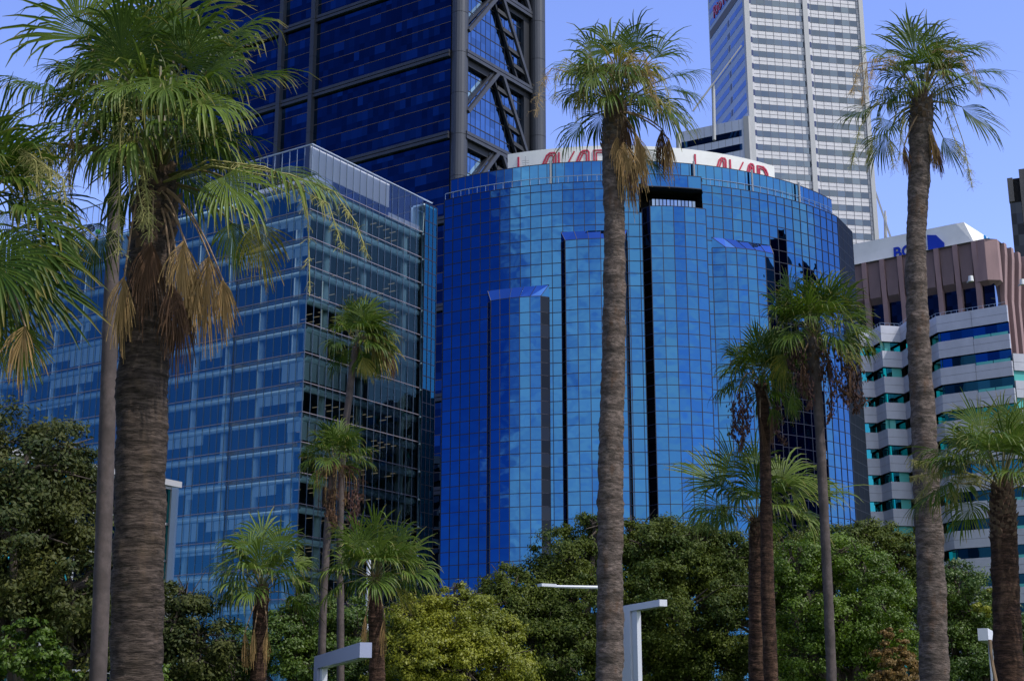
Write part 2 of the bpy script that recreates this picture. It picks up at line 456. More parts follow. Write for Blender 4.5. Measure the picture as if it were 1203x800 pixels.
# ------------------------------------------------------------------ facade helpers
GX = V((-.835, .55, 0)).normalized()     # city grid: to the left and away
GY = V((.55, .835, 0)).normalized()      # city grid: to the right and away

def pane_grid(mb, o, d, xs, zs, off=0.0, n=(0, 0), m=0, z_of=None):
    ox, oy = o[0] + n[0] * off, o[1] + n[1] * off
    for i in range(len(xs) - 1):
        for j in range(len(zs) - 1):
            a, b = xs[i], xs[i + 1]
            q = [(ox + d[0] * a, oy + d[1] * a, zs[j]), (ox + d[0] * b, oy + d[1] * b, zs[j]),
                 (ox + d[0] * b, oy + d[1] * b, zs[j + 1]), (ox + d[0] * a, oy + d[1] * a, zs[j + 1])]
            if d[1] * -ox - d[0] * -oy < 0: q.reverse()          # panes face outwards, to the street side
            mb.face(q, m=m)
def frange(a, b, n): return [a + (b - a) * i / n for i in range(n + 1)]

# ================================================================== blue curved mirror building
BC = (12.9, 194.2); BR = 38.0; BTOP = 62.8
def bth(px, py):                          # angle on the drum under a photo pixel
    d = ray(px, py); a = d.x ** 2 + d.y ** 2; b = -2 * (d.x * BC[0] + d.y * BC[1]); c = BC[0] ** 2 + BC[1] ** 2 - BR ** 2
    t = (-b - math.sqrt(b * b - 4 * a * c)) / (2 * a)
    return math.asin((d.x * t - BC[0]) / BR), d.z * t + CAMZ
def bp(th, r, z=0.0): return V((BC[0] + r * math.sin(th), BC[1] - r * math.cos(th), z))

TH0, TH1 = bth(519.5, 450)[0], math.asin((40.8 - BC[0]) / BR)
NCOL = 42
ths = frange(TH0, TH1, NCOL)
blue = thing('office_building', (BC[0], BC[1] - 15, 0), 'curved office block faced in blue mirror glass with projecting bays and a white roof sign', 'building')
zs = [BTOP, BTOP - .92]
while zs[-1] > 2: zs.append(zs[-1] - 1.49)
zs = zs[::-1]
endp = bp(TH1, BR)
END = V((44.0, 174.1, 0))

bays = []   # (th_left, th_right, chamfer left, chamfer right, depth, z wall top, z front top)
def mkbay(xl, yl, xr, yr, dl, dr, depth, drop):
    a, za = bth(xl, yl); b, zb = bth(xr, yr)
    bays.append((a, b, dl, dr, depth, za, za - drop))
mkbay(573, 342, 645, 338, .75, .85, .8, 1.5)
mkbay(659, 273, 737, 271, .6, .45, .8, 1.3)
mkbay(754, 246, 827, 250, .8, .25, 1.2, 0.0)
mkbay(836, 279, 905, 298, 1.45, .16, .8, 1.3)

w = MB(); mu = MB()
ZVOID = (bth(780, 236)[1], bth(780, 224)[1])
for i in range(NCOL):
    a, b = ths[i], ths[i + 1]
    p, q = bp(a, BR), bp(b, BR)
    mid = (a + b) / 2
    for j in range(len(zs) - 1):
        z0, z1 = zs[j], zs[j + 1]
        if bays[2][0] < mid < bays[2][1] and z1 > ZVOID[0] - .2: continue
        w.face([(p.x, p.y, z0), (q.x, q.y, z0), (q.x, q.y, z1), (p.x, p.y, z1)])
for a in ths:
    ztop = BTOP if not (bays[2][0] < a < bays[2][1]) else ZVOID[0]
    mu.beam(bp(a, BR + .02, 2), bp(a, BR + .02, ztop), .07, .07, up=(math.cos(a), math.sin(a), 0))
for z in zs:
    for i in range(NCOL):
        if bays[2][0] < (ths[i] + ths[i + 1]) / 2 < bays[2][1] and z > ZVOID[0] - .2: continue
        mu.beam(bp(ths[i], BR + .015, z), bp(ths[i + 1], BR + .015, z), .06, .075)
w.build('curtain_wall', M['blue_mirror'], blue)
mu.build('mullion_grid', M['mullion'], blue)
# end facet turned away to the right
w = MB(); mu = MB()
dirE = (END - endp).normalized(); LE = (END - endp).length
nE = V((dirE.y, -dirE.x, 0))
pane_grid(w, endp, dirE, frange(0, LE, 3), zs)
for s_ in frange(0, LE, 3): mu.obox(endp, dirE, nE, (s_ - .03, s_ + .03), (0, .02), (2, BTOP))
for z in zs: mu.obox(endp, dirE, nE, (0, LE), (0, .018), (z - .025, z + .025))
w.build('end_wall', M['end_glass'], blue); mu.build('end_wall_mullions', M['tower_dark'], blue)
# back and roof
b_ = MB()
back = [END, V((44.3, 192, 0)), V((2, 196, 0)), bp(TH0, BR)]
for i in range(3):
    p, q = back[i], back[i + 1]
    b_.face([(p.x, p.y, 0), (q.x, q.y, 0), (q.x, q.y, BTOP - .3), (p.x, p.y, BTOP - .3)])
b_.build('back_wall', M['slab'], blue)
# roof as a fan with the loggia cut out
r_ = MB()
vin = []
rim = [bp(a, BR - .02, BTOP - .3) for a in ths]
for i in range(NCOL):
    mid = (ths[i] + ths[i + 1]) / 2
    r_.face([rim[i], rim[i + 1], (16, 185, BTOP - .3)])
r_.face([rim[-1], V((END.x, END.y, BTOP - .3)), V((44.3, 192, BTOP - .3)), (16, 185, BTOP - .3)])
r_.face([V((44.3, 192, BTOP - .3)), V((2, 196, BTOP - .3)), (16, 185, BTOP - .3)])
r_.face([V((2, 196, BTOP - .3)), rim[0], (16, 185, BTOP - .3)])
r_.build('roof', M['concrete'], blue)
# bays
for bi, (a, b, dl, dr, dp, zt, zf) in enumerate(bays):
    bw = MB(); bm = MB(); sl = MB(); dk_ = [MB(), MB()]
    wl, wr = bp(a, BR), bp(b, BR)
    fl, fr = bp(a, BR + dp) , bp(b, BR + dp)
    u = (fr - fl).normalized()
    fl = fl + u * dl; fr = fr - u * dr
    ncol = max(3, round((fr - fl).length / 1.33))
    pts = [fl + (fr - fl) * (k / ncol) for k in range(ncol + 1)]
    # follow the drum's curve a little
    for k, p in enumerate(pts):
        e = 1 - abs(2 * k / ncol - 1) ** 2
        pts[k] = p + V((math.sin((a + b) / 2), -math.cos((a + b) / 2), 0)) * e * .4
    zl = [z for z in zs if z < zf - .5] + [zf]
    loop = [wl] + pts + [wr]
    for k in range(len(loop) - 1):
        p, q = loop[k], loop[k + 1]
        for j in range(len(zl) - 1):
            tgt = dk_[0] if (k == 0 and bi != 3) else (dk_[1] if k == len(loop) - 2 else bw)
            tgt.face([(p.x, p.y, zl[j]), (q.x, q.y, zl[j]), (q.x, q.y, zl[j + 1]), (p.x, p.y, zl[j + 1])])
            bm.beam((p.x, p.y, zl[j + 1]), (q.x, q.y, zl[j + 1]), .06, .075)
    for k, p in enumerate(loop):
        bm.beam((p.x, p.y, 2), (p.x, p.y, zf), .08, .08, up=(1, 0, 0))
    # sloped cap between wall and front
    if zt - zf > .1:
        for k in range(ncol):
            f0, f1 = (k / ncol), ((k + 1) / ncol)
            w0, w1 = bp(a + (b - a) * f0, BR + .03, zt), bp(a + (b - a) * f1, BR + .03, zt)
            p, q = pts[k], pts[k + 1]
            sl.face([(p.x, p.y, zf), (q.x, q.y, zf), w1, w0])
            bm.beam((p.x, p.y, zf), w0, .06, .06)
        bw.face([(wl.x, wl.y, zf), (fl.x, fl.y, zf), bp(a, BR + .03, zt)])
        bw.face([(fr.x, fr.y, zf), (wr.x, wr.y, zf), bp(b, BR + .03, zt)])
        bm.beam((fr.x, fr.y, zf), bp(b, BR + .03, zt), .06, .06)
        bm.beam(bp(a, BR + .03, zt), bp(b, BR + .03, zt), .07, .07)
    else:
        sl.face([(p.x, p.y, zf - .02) for p in loop])
    bay = bw.build('bay_window', M['blue_mirror'], blue)
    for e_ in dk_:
        if e_.f: e_.build('side_glass', M['dark_window'], bay)  # darker glass imitates the dark reflections between neighbouring bays
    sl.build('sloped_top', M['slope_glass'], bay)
    bm.build('frame', M['mullion'], bay)
# loggia under the roof edge above the third bay
a, b = bays[2][0], bays[2][1]
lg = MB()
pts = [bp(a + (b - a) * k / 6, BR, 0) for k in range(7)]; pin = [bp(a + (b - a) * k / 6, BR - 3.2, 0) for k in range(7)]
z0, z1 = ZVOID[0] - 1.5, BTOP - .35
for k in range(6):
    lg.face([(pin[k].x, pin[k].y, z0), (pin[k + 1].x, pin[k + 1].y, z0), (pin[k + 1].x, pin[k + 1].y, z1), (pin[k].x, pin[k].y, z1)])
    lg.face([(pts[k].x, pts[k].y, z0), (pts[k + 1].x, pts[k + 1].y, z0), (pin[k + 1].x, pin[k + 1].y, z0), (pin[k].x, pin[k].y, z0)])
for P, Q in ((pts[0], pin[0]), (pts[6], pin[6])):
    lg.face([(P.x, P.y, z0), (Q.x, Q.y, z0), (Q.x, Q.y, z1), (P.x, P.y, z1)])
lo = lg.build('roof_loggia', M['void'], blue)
fa = MB(); fm = MB()
zf0, zf1 = ZVOID[1], BTOP + .45
fp = [bp(a + .012 + (b - a - .03) * k / 4, BR + 1.2, 0) for k in range(5)]
lo2 = [bp(a, BR - .2, 0)] + fp + [bp(b, BR - .2, 0)]
for k in range(len(lo2) - 1):
    p, q = lo2[k], lo2[k + 1]
    fa.face([(p.x, p.y, zf0), (q.x, q.y, zf0), (q.x, q.y, zf1), (p.x, p.y, zf1)])
    fm.beam((p.x, p.y, zf0), (q.x, q.y, zf0), .12, .1); fm.beam((p.x, p.y, zf1), (q.x, q.y, zf1), .08, .08)
    fm.beam((p.x, p.y, zf0), (p.x, p.y, zf1), .07, .07)
f_o = fa.build('roof_canopy', M['blue_mirror'], blue)
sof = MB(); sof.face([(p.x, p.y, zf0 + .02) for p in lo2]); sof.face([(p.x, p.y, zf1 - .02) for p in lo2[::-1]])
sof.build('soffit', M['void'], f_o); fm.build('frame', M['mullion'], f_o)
pr = MB()
for k in range(12):
    t0 = a + .03 + (b - a - .06) * k / 12; t1 = a + .03 + (b - a - .06) * (k + 1) / 12 - .003
    pr.face([bp(t0, BR + .5, ZVOID[0] - 1.3), bp(t1, BR + .5, ZVOID[0] - 1.3), bp(t1, BR + .5, ZVOID[0] - .05), bp(t0, BR + .5, ZVOID[0] - .05)])
pr.build('balustrade', M['pale_window'], lo)
# set-back ring
RR = 36.25; RTOP = 66.05
rw = MB(); rm = MB()
rth = frange(TH0 - .01, R(50.5), 50)
for i in range(50):
    p, q = bp(rth[i], RR), bp(rth[i + 1], RR)
    for z0, z1 in ((BTOP - .3, 64.3), (64.3, RTOP)):
        rw.face([(p.x, p.y, z0), (q.x, q.y, z0), (q.x, q.y, z1), (p.x, p.y, z1)])
        rm.beam((p.x, p.y, z1), (q.x, q.y, z1), .06, .08)
    rm.beam((p.x, p.y, BTOP), (p.x, p.y, RTOP), .06, .06)
rg = rw.build('upper_ring', M['blue_mirror_light'], blue); rm.build('frame', M['mullion'], rg)
t_ = MB(); t_.face([bp(a, RR - .02, RTOP - .1) for a in rth]); t_.build('upper_roof', M['concrete'], blue)
# roof rail
ra = MB()
for i in range(47):
    a_, b2 = TH0 + (TH1 - TH0) * i / 47, TH0 + (TH1 - TH0) * (i + 1) / 47
    ra.tube([bp(a_, BR - .15, BTOP + .05), bp(a_, BR - .15, BTOP + .85)], .035, 4)
    ra.tube([bp(a_, BR - .15, BTOP + .85), bp(b2, BR - .15, BTOP + .85)], .04, 4)
ra.build('roof_rail', M['rail'], blue)
for px in (644, 821, 892, 949):
    th, _ = bth(px, 215)
    p_ = MB(); p_.tube([bp(th, RR + .35, BTOP), bp(th, RR + .35, RTOP + .2)], .13, 6); p_.build('pole', M['post'], blue)
# curved sign with letters
SR = 33.6; SZ0, SZ1 = 65.6, 69.1
def sth(px, py):
    d = ray(px, py); a = d.x ** 2 + d.y ** 2; b = -2 * (d.x * BC[0] + d.y * BC[1]); c = BC[0] ** 2 + BC[1] ** 2 - SR ** 2
    t = (-b - math.sqrt(b * b - 4 * a * c)) / (2 * a)
    return math.asin((d.x * t - BC[0]) / SR)
sa, sb = sth(596.5, 185), sth(910, 205)
s_ = MB(); n_ = 48
for i in range(n_):
    a, b = sa + (sb - sa) * i / n_, sa + (sb - sa) * (i + 1) / n_
    for rr_, fl_ in ((SR, 0), (SR - .3, 1)):
        q = [bp(a, rr_, SZ0), bp(b, rr_, SZ0), bp(b, rr_, SZ1), bp(a, rr_, SZ1)]
        s_.face(q if not fl_ else q[::-1])
    s_.face([bp(a, SR, SZ1), bp(b, SR, SZ1), bp(b, SR - .3, SZ1), bp(a, SR - .3, SZ1)])
for a in (sa, sb): s_.face([bp(a, SR, SZ0), bp(a, SR - .3, SZ0), bp(a, SR - .3, SZ1), bp(a, SR, SZ1)])
sign = s_.build('roof_sign', M['white_panel'], blue)
LZ0, LZ1 = 65.4, 68.5
def stroke(mb, pts, w, closed=False):
    """pts in (theta*SR metres, z); flat strip standing proud of the curved panel"""
    n = len(pts)
    L = []
    for i, (x, z) in enumerate(pts):
        x0, z0 = pts[max(i - 1, 0)]; x1, z1 = pts[min(i + 1, n - 1)]
        dx, dz = x1 - x0, z1 - z0; l = math.hypot(dx, dz) or 1
        L.append(((x - dz / l * w / 2, z + dx / l * w / 2), (x + dz / l * w / 2, z - dx / l * w / 2)))
    for i in range(n - 1):
        a, b = L[i]; c, d = L[i + 1]
        mb.face([bp(q[0] / SR, SR + .12, q[1]) for q in (a, b, d, c)])
        for e, f in ((a, c), (b, d)):
            mb.face([bp(e[0] / SR, SR + .12, e[1]), bp(f[0] / SR, SR + .12, f[1]), bp(f[0] / SR, SR, f[1]), bp(e[0] / SR, SR, e[1])])
def lavan(xs_px):
    for ch, x0p, x1p in xs_px:
        x0 = sth(x0p, 195) * SR; x1 = sth(x1p, 195) * SR; w_ = x1 - x0; H = LZ1 - LZ0
        for off, wd in ((0, .21), (.30, .16)):
            mb = MB() if off == 0 else mb
            if ch == 'L': P = [(x0 + .08 + off * .8, LZ1), (x0 + .08 + off * .8, LZ0)] if off == 0 else [(x0 + .1, LZ0 + .3), (x1, LZ0 + .3)]
            elif ch == 'A': P = [(x0 + off, LZ0), (x0 + w_ * .52 + off * .7, LZ1 - .28 - off), (x0 + w_ * .68, LZ1 - off), (x1 - .12 - off, LZ1 - off), (x1 - off, LZ1 - .2 - off), (x1 - off, LZ0)]
            elif ch == 'V': P = [(x0 + .08 + off, LZ1), (x0 + .08 + off, LZ0 + 1.1 + off)] if off == 0 else [(x0 + .1, LZ0 + .4), (x0 + .5, LZ0 + .3), (x1, LZ1)]
            else: P = [(x0 + off, LZ0), (x0 + off, LZ1 - off), (x1 - .7, LZ1 - off), (x1 - .25 - off * .7, LZ1 - .3 - off), (x1 - off, LZ1 - .8 - off), (x1 - off, LZ0)]
            stroke(mb, P, wd)
        mb.build('letter', M['red_letter'], sign)
lavan([('L', 608.5, 626), ('A', 631, 653), ('V', 656, 675), ('A', 671, 692), ('N', 698, 722)])
lavan([('L', 816, 832), ('A', 837, 852.5), ('V', 857, 873), ('A', 873, 885), ('N', 889.5, 901)])
# small roof aerials
ae = MB()
p = at(617.5, 197, 160.5); q = at(617.5, 184, 160.5)
ae.tube([p, q], .05, 5)
for dz in (.3, .6, .9): ae.tube([p + V((-.4, 0, dz)), p + V((.4, 0, dz))], .035, 4)
ae.build('aerial', M['post'], blue)

# ================================================================== left glass office building with the sharp corner
LC = V((-26.87, 178.1, 0)); H0 = 76.6; ZL = 47.8; FH = 3.93
LLEN, RLEN = 63.8, 24.7
left = thing('office_building', (-40, 205, 0), 'long glass office block with round blue floor edges, pale columns and a sharp corner', 'building')
nL = V((-GX.y, GX.x, 0)); nL = nL if nL.y < 0 else -nL      # outward of left face
nR = V((GY.y, -GY.x, 0)); nR = nR if nR.y < 0 else -nR
floors = [ZL + FH * k for k in range(-9, 7)]                 # 12.4 .. 71.4
for fi, z in enumerate(floors):
    m_ = MB()
    # slab as a parallelogram ring
    m_.obox(LC, GX, nL, (0.25, LLEN), (-13, -.55), (z - .55, z - .1))
    m_.obox(LC + GX * 13, GY, nR, (0, RLEN), (0, 12.45), (z - .55, z - .11))
    m_.build('floor_slab', M['slab'], left)
    t_ = MB()
    t_.tube([LC + GX * LLEN + nL * -.62 + V((0, 0, z - .62)), LC + GX * .75 + nL * -.62 + V((0, 0, z - .62))], .46, 10)
    t_.tube([LC + GY * .75 + nR * -.62 + V((0, 0, z - .62)), LC + GY * RLEN + nR * -.62 + V((0, 0, z - .62))], .46, 10)
    t_.build('floor_edge', M['tube_band'], left, smooth=True)
    l_ = MB()
    l_.obox(LC, GX, nL, (-.08, LLEN), (.012, .07), (z - .05, z + .05))
    l_.obox(LC, GY, nR, (-.02, RLEN), (.012, .07), (z - .05, z + .05))
    l_.build('transom', M['line'], left)
nl, nr = 47, 17
gm = MB(); pane_grid(gm, LC, GX, frange(0, LLEN, nl), [0.1] + floors); gm.build('left_curtain_wall', M['office_glass'], left)
gm = MB(); pane_grid(gm, LC, GY, frange(0, RLEN, nr), [0.1] + floors); gm.build('right_curtain_wall', M['office_glass_teal'], left)
gm = MB(); pane_grid(gm, LC, GX, frange(0, LLEN, nl), [floors[-1], H0]); pane_grid(gm, LC, GY, frange(0, RLEN, nr), [floors[-1], H0]); gm.build('roof_screen_glass', M['screen_glass'], left)
fm = MB(); fl_ = MB()
for x in frange(0, LLEN, nl):
    fm.obox(LC, GX, nL, (x - .025, x + .025), (.004, .07), (1, floors[-1]))
    fl_.obox(LC, GX, nL, (x - .05, x + .05), (-.09, -.02), (floors[-1], H0))
for x in frange(0, RLEN, nr):
    fm.obox(LC, GY, nR, (x - .025, x + .025), (.004, .08), (1, H0 - .1))
fm.build('vertical_fins', M['fin'], left)
fl_.obox(LC, GX, nL, (-.1, LLEN), (-.1, .1), (H0, H0 + .12)); fl_.obox(LC, GY, nR, (.1, RLEN + 2.4), (-.1, .1), (H0 + .003, H0 + .123))
fl_.build('roof_screen_posts', M['fin_light'], left)
lv = MB()                                             # white louvre screen behind the glass on the right face
x = 0.1
lv.obox(LC, GY, nR, (.1, 17.2), (-.5, -.35), (floors[-1] + 1.6, H0 - .05))
lv.obox(LC, GY, nR, (17.2, RLEN), (-.5, -.35), (floors[-1] + .1, floors[-1] + .9))
lv.obox(LC, GX, nL, (1.4, 16), (-6, -5.85), (floors[-1] + .1, H0 - 1.5))
lv.build('louvre_screen', M['louvre'], left)
rf = MB(); z = floors[-1] + .05
P0, P1, P2, P3 = LC + nL * -.6 + nR * -.6, LC + GX * LLEN - nL * .6, LC + GX * LLEN + GY * RLEN, LC + GY * RLEN - nR * .6
rf.face([(p.x, p.y, z) for p in (P0, P3, P2, P1)]); rf.build('roof', M['slab'], left)
cw = MB()
for o_, d_, L_, n__ in ((LC - nL * 12.5, GX, LLEN, nL), (LC + GX * 12.5, GY, RLEN, nR)):
    cw.obox(o_, d_, n__, (12 if d_ is GX else 0, L_), (-.3, 0), (0, floors[-1]))
bk = [LC + GX * LLEN, LC + GX * LLEN + GY * RLEN, LC + GY * RLEN]
for i in range(2):
    p, q = bk[i], bk[i + 1]; cw.face([(p.x, p.y, 0), (q.x, q.y, 0), (q.x, q.y, floors[-1]), (p.x, p.y, floors[-1])])
cw.build('core_wall', M['core'], left)
for k in range(11):
    x = 3.2 + 6.0 * k
    if x < LLEN - .5:
        c_ = MB(); c_.tube([LC + GX * x - nL * 1.7 + V((0, 0, 0)), LC + GX * x - nL * 1.7 + V((0, 0, floors[-1] - .2))], .5, 12); c_.build('column', M['column'], left, smooth=True)
for x in (5.6, 13.4, 22.6):
    c_ = MB(); c_.tube([LC + GY * x - nR * 1.7 + V((0, 0, 0)), LC + GY * x - nR * 1.7 + V((0, 0, floors[-1] - .2))], .5, 12); c_.build('column', M['column'], left, smooth=True)
bl = MB(); rb = random.Random(3)
pw = LLEN / nl
for fi in range(len(floors) - 1):
    z1 = floors[fi + 1] - 1.15
    run = 0; hgt = 0; mode = 0
    for k in range(nl):
        if run <= 0:
            run = rb.choice((1, 2, 3, 5, 6)); mode = rb.random() < .42; hgt = rb.choice((.35, .7, 1.3, 1.3, 2.4))
        run -= 1
        if mode: bl.obox(LC, GX, nL, (k * pw + .06, (k + 1) * pw - .06), (-.30, -.27), (z1 - hgt, z1))
    if fi in (8, 9, 6):
        for k in range(rb.choice((3, 5, 6))): bl.obox(LC, GY, nR, (k * RLEN / nr + .06, (k + 1) * RLEN / nr - .06), (-.30, -.27), (z1 - 2.4, z1))
b_ = bl.build('window_blinds', M['blind'], left)
ls = MB()
for fi in range(1, len(floors)):
    if rb.random() < .2: continue
    for r_i in range(3):
        for k in range(13):
            if rb.random() < .62: continue
            o_ = LC + GY * (6 + k * 1.5) - nR * (2.6 + 2.2 * r_i)
            z = floors[fi] - .6
            ls.obox(o_, nR, GY, (-.55, .55), (-.06, .06), (z - .05, z))
ls.build('ceiling_lamps', M['lamp_strip'], left)['kind'] = 'stuff'
# teal glass stair link at the right end
lk_ = MB(); lm = MB(); e0 = LC + GY * RLEN + nR * .5
dl_ = GX * -1
zsl = [0.5]
while zsl[-1] < H0 - 1.6: zsl.append(zsl[-1] + FH / 2)
zsl[-1] = H0 - .7
pane_grid(lk_, e0, GY, frange(0, 3.0, 3), zsl); 
e1 = e0 + GY * 3.0
pane_grid(lk_, e1, -nR, frange(0, 2.4, 2), zsl)
for s in frange(0, 3.0, 3): lm.obox(e0, GY, nR, (s - .05, s + .05), (0, .06), (.5, H0 - .7))
for s in frange(0, 2.4, 2): lm.obox(e1, -nR, GY, (s - .04, s + .04), (0, .05), (.5, H0 - .7))
for z in zsl: lm.obox(e0, GY, nR, (-.02, 3.02), (-.02, .05), (z - .05, z + .05))
lko = lk_.build('stair_link', M['link_glass'], left); lm.build('frame', M['mullion'], lko)
ib = MB()
for k, z in enumerate(zsl[::2]): ib.obox(e0, GY, nR, (.1, 2.9), (-2.3, -.3), (z - .25, z))
ib.obox(e0, GY, nR, (.05, 2.95), (-2.6, -2.4), (.5, H0 - .9)); ib.build('landings', M['tube_band'], lko)
# round things on its roof behind the glass
for px, py, rad, mk, nm, lab, cat in ((106.5, 268.5, .62, 'dish_blue', 'rooftop_fan', 'larger dark blue round fan with pale hub on the glass block roof', 'fan'),
                        (95.5, 276, .5, 'dish_blue', 'rooftop_fan', 'smaller dark blue round fan on the glass block roof, further left', 'fan')):
    c = at(px, py, 206.5)
    t = thing(nm, (c.x, c.y, 71.5), lab, cat, 'round rooftop fans')
    a = MB(); a.tube([c + V((0, -.15, 0)), c + V((0, .25, 0))], rad, 20); a.build('fan_disc', M[mk], t)
    a = MB(); a.tube([c + V((0, -.2, 0)), c + V((0, -.1, 0))], rad * .14, 8); a.build('hub', M['white_panel'], t)
    a = MB(); a.tube([c, V((c.x, c.y, 71.5))], .09, 6); a.build('stand', M['dish_blue'], t)
c = at(115, 272.5, 206.5); a = MB()
for i in range(6):
    for k in range(10):
        p = [];
        for ii, kk in ((i, k), (i, k + 1), (i + 1, k + 1), (i + 1, k)):
            t1, t2 = PI * ii / 6, 2 * PI * kk / 10
            p.append(c + V((math.sin(t1) * math.cos(t2), math.sin(t1) * math.sin(t2), math.cos(t1))) * .42)
        a.face(p)
tag(a.build('float_ball', M['green_ball']), 'small bright green ball beside the blue rooftop fan', 'ball')

# ================================================================== dark braced tower
TC = V((-12.73, 269.9, 0)); TTOP = 245
tower = thing('skyscraper', (-20, 290, 0), 'dark navy glass skyscraper with grey cross braces on its right side', 'skyscraper')
tn = nL; tr_ = nR; DY = V((.60, .80, 0)).normalized()
nD = V((DY.y, -DY.x, 0))
BMZ = 135.6; BMH = 18.26
beams = [BMZ + BMH * k for k in range(-7, 7)]
TL = 90.0
PS = V((-9.2, 269.4, 0)); PE = PS + DY * 23.3           # braced side from pillar to pillar
g1 = MB()
fz = frange(beams[0], beams[-1], 5 * 13)
xs_t = frange(0, TL, 62); rt = random.Random(9); run = 0; mi = 0
for j in range(len(fz) - 1):
    zm = fz[j] + (fz[j + 1] - fz[j]) * .42
    pane_grid(g1, TC, GX, xs_t, [fz[j], zm])
    for i in range(62):
        if run <= 0: run = rt.choice((1, 2, 2, 3, 5)); mi = 1 if rt.random() < .42 else 0
        run -= 1
        pane_grid(g1, TC, GX, [xs_t[i], xs_t[i + 1]], [zm, fz[j + 1]], m=mi)
g1.build('left_glass_wall', [M['tower_glass'], M['tower_glass_pale']], tower)
g1 = MB(); pane_grid(g1, PS - nD * 1.8, DY, frange(0, 23.3, 14), frange(beams[0], beams[-1], 10 * 13)); g1.build('right_glass_wall', M['tower_glass_side'], tower)
tm = MB()
for z in fz: tm.obox(TC, GX, tn, (0, TL), (.0, .06), (z - .06, z + .06))
tm.build('floor_lines', M['tower_trim'], tower)
tm = MB()
for z in fz: tm.obox(PS - nD * 1.8, DY, nD, (0, 23.3), (.0, .06), (z - .1, z + .1))
for s in frange(0, 23.3, 14): tm.obox(PS - nD * 1.8, DY, nD, (s - .04, s + .04), (.0, .05), (beams[0], beams[-1]))
tm.build('window_grid', M['tower_dark'], tower)
for z in beams:
    a = MB()
    a.obox(TC, GX, tn, (0, TL), (.02, .7), (z - .75, z - .1)); a.obox(TC, GX, tn, (0, TL), (.02, .7), (z + .1, z + .75)); a.obox(TC, GX, tn, (0, TL), (.02, .45), (z - .12, z + .12))
    a.obox(PS, DY, nD, (0, 23.3), (-.9, 0), (z - .8, z - .1)); a.obox(PS, DY, nD, (0, 23.3), (-.9, 0), (z + .1, z + .8)); a.obox(PS, DY, nD, (0, 23.3), (-.9, -.2), (z - .11, z + .11))
    a.build('transfer_beam', M['tower_metal'], tower)
def pill(o_, d_, n__, s0, s1, n0, n1, nm='pillar'):
    a = MB()
    zz = [0] + [z + BMH * f for z in beams for f in (0, .5)]
    for i in range(len(zz) - 1): a.obox(o_, d_, n__, (s0, s1), (n0, n1), (zz[i] + .04, zz[i + 1] - .04))
    a.obox(o_, d_, n__, (s0 + .05, s1 - .05), (n0 + .05, n1 - .05), (0, zz[-1] + .01), m=1)
    a.build(nm, [M['tower_metal'], M['tower_dark']], tower)
# corner pillar: a rounded pier
a = MB()
cp = (TC + PS) / 2 + V((.1, .9, 0))
for i in range(27):
    z0, z1 = BMZ + (i - 14) * BMH / 2, BMZ + (i - 13) * BMH / 2
    a.tube([cp + V((0, 0, max(z0, 0) + .05)), cp + V((0, 0, z1 - .05))], 1.78, 20)
a.tube([cp, cp + V((0, 0, 245))], 1.71, 20, m=1)
a.build('pillar', [M['tower_metal'], M['tower_dark']], tower)
ep = PE + V((.9, 1.1, 0)); a = MB()
for i in range(27):
    z0, z1 = BMZ + (i - 14) * BMH / 2 - 1.6, BMZ + (i - 13) * BMH / 2 - 1.6
    a.tube([ep + V((0, 0, max(z0, 0) + .05)), ep + V((0, 0, z1 - .05))], 1.75, 20)
a.tube([ep, ep + V((0, 0, 245))], 1.68, 20, m=1)
a.build('pillar', [M['tower_metal'], M['tower_dark']], tower)
for s in (37.6, 47.2, 84): pill(TC, GX, tn, s - .55, s + .55, .0, 1.1)
for k in range(len(beams) - 1):
    z0, z1 = beams[k], beams[k + 1]
    def P(s, z, o=0.0): return PS + DY * s + nD * o + V((0, 0, z))
    a = MB()
    a.beam(P(11.0, z1 - .4, -.35), P(.6, z0 + 5.2, -.35), .8, .9, up=nD)
    a.beam(P(9.6, z1 - .8, -1.25), P(.4, z0 + 6.9, -1.25), .5, 1.6, up=nD, m=1)
    a.build('brace', [M['tower_metal'], M['tower_dark']], tower)
    a = MB()
    a.beam(P(12.6, z1 - .5, -.35), P(22.4, z0 + .8, -.35), .8, .65, up=nD)
    a.beam(P(9.9, z1 - .6, -1.3), P(19.0, z0 + .9, -1.3), .5, .6, up=nD, m=1)
    for f in (.22, .44, .66, .86):
        p, q = P(12.6, z1 - .5, -.7).lerp(P(22.4, z0 + .8, -.7), f), P(9.9, z1 - .6, -1.3).lerp(P(19.0, z0 + .9, -1.3), f - .05)
        a.beam(p, q, .9, .9, up=nD, m=1)
    a.build('brace', [M['tower_metal'], M['tower_dark']], tower)
    a = MB()
    a.obox(PS, DY, nD, (20.9, 23.3), (-1.75, -.9), (z0 + .5, z1 - .5)); a.build('recess_shade', M['tower_dark'], tower)  # dark boxes stand in for shade beside the pillar and under the beams
    a = MB(); a.obox(PS, DY, nD, (0, 8.6), (-1.75, -.9), (z1 - 2.3, z1 - .8)); a.build('recess_shade', M['tower_dark'], tower)
    a = MB(); a.obox(PS, DY, nD, (13.5, 20.85), (-1.75, -.9), (z1 - 1.9, z1 - .8)); a.build('recess_shade', M['tower_dark'], tower)
a = MB()
q0, q1, q2, q3 = TC - tn * .2, TC + GX * TL - tn * .2, TC + GX * TL + DY * 27, PE - nD * 2
for p, q in ((q1, q2), (q2, q3)): a.face([(p.x, p.y, 0), (q.x, q.y, 0), (q.x, q.y, TTOP), (p.x, p.y, TTOP)])
for p, q in ((q0, q1),): a.face([(p.x, p.y, 0), (q.x, q.y, 0), (q.x, q.y, TTOP), (p.x, p.y, TTOP)])
a.face([(p.x, p.y, beams[-1]) for p in (q0, q1, q2, q3)])
a.build('core_wall', M['tower_dark'], tower)

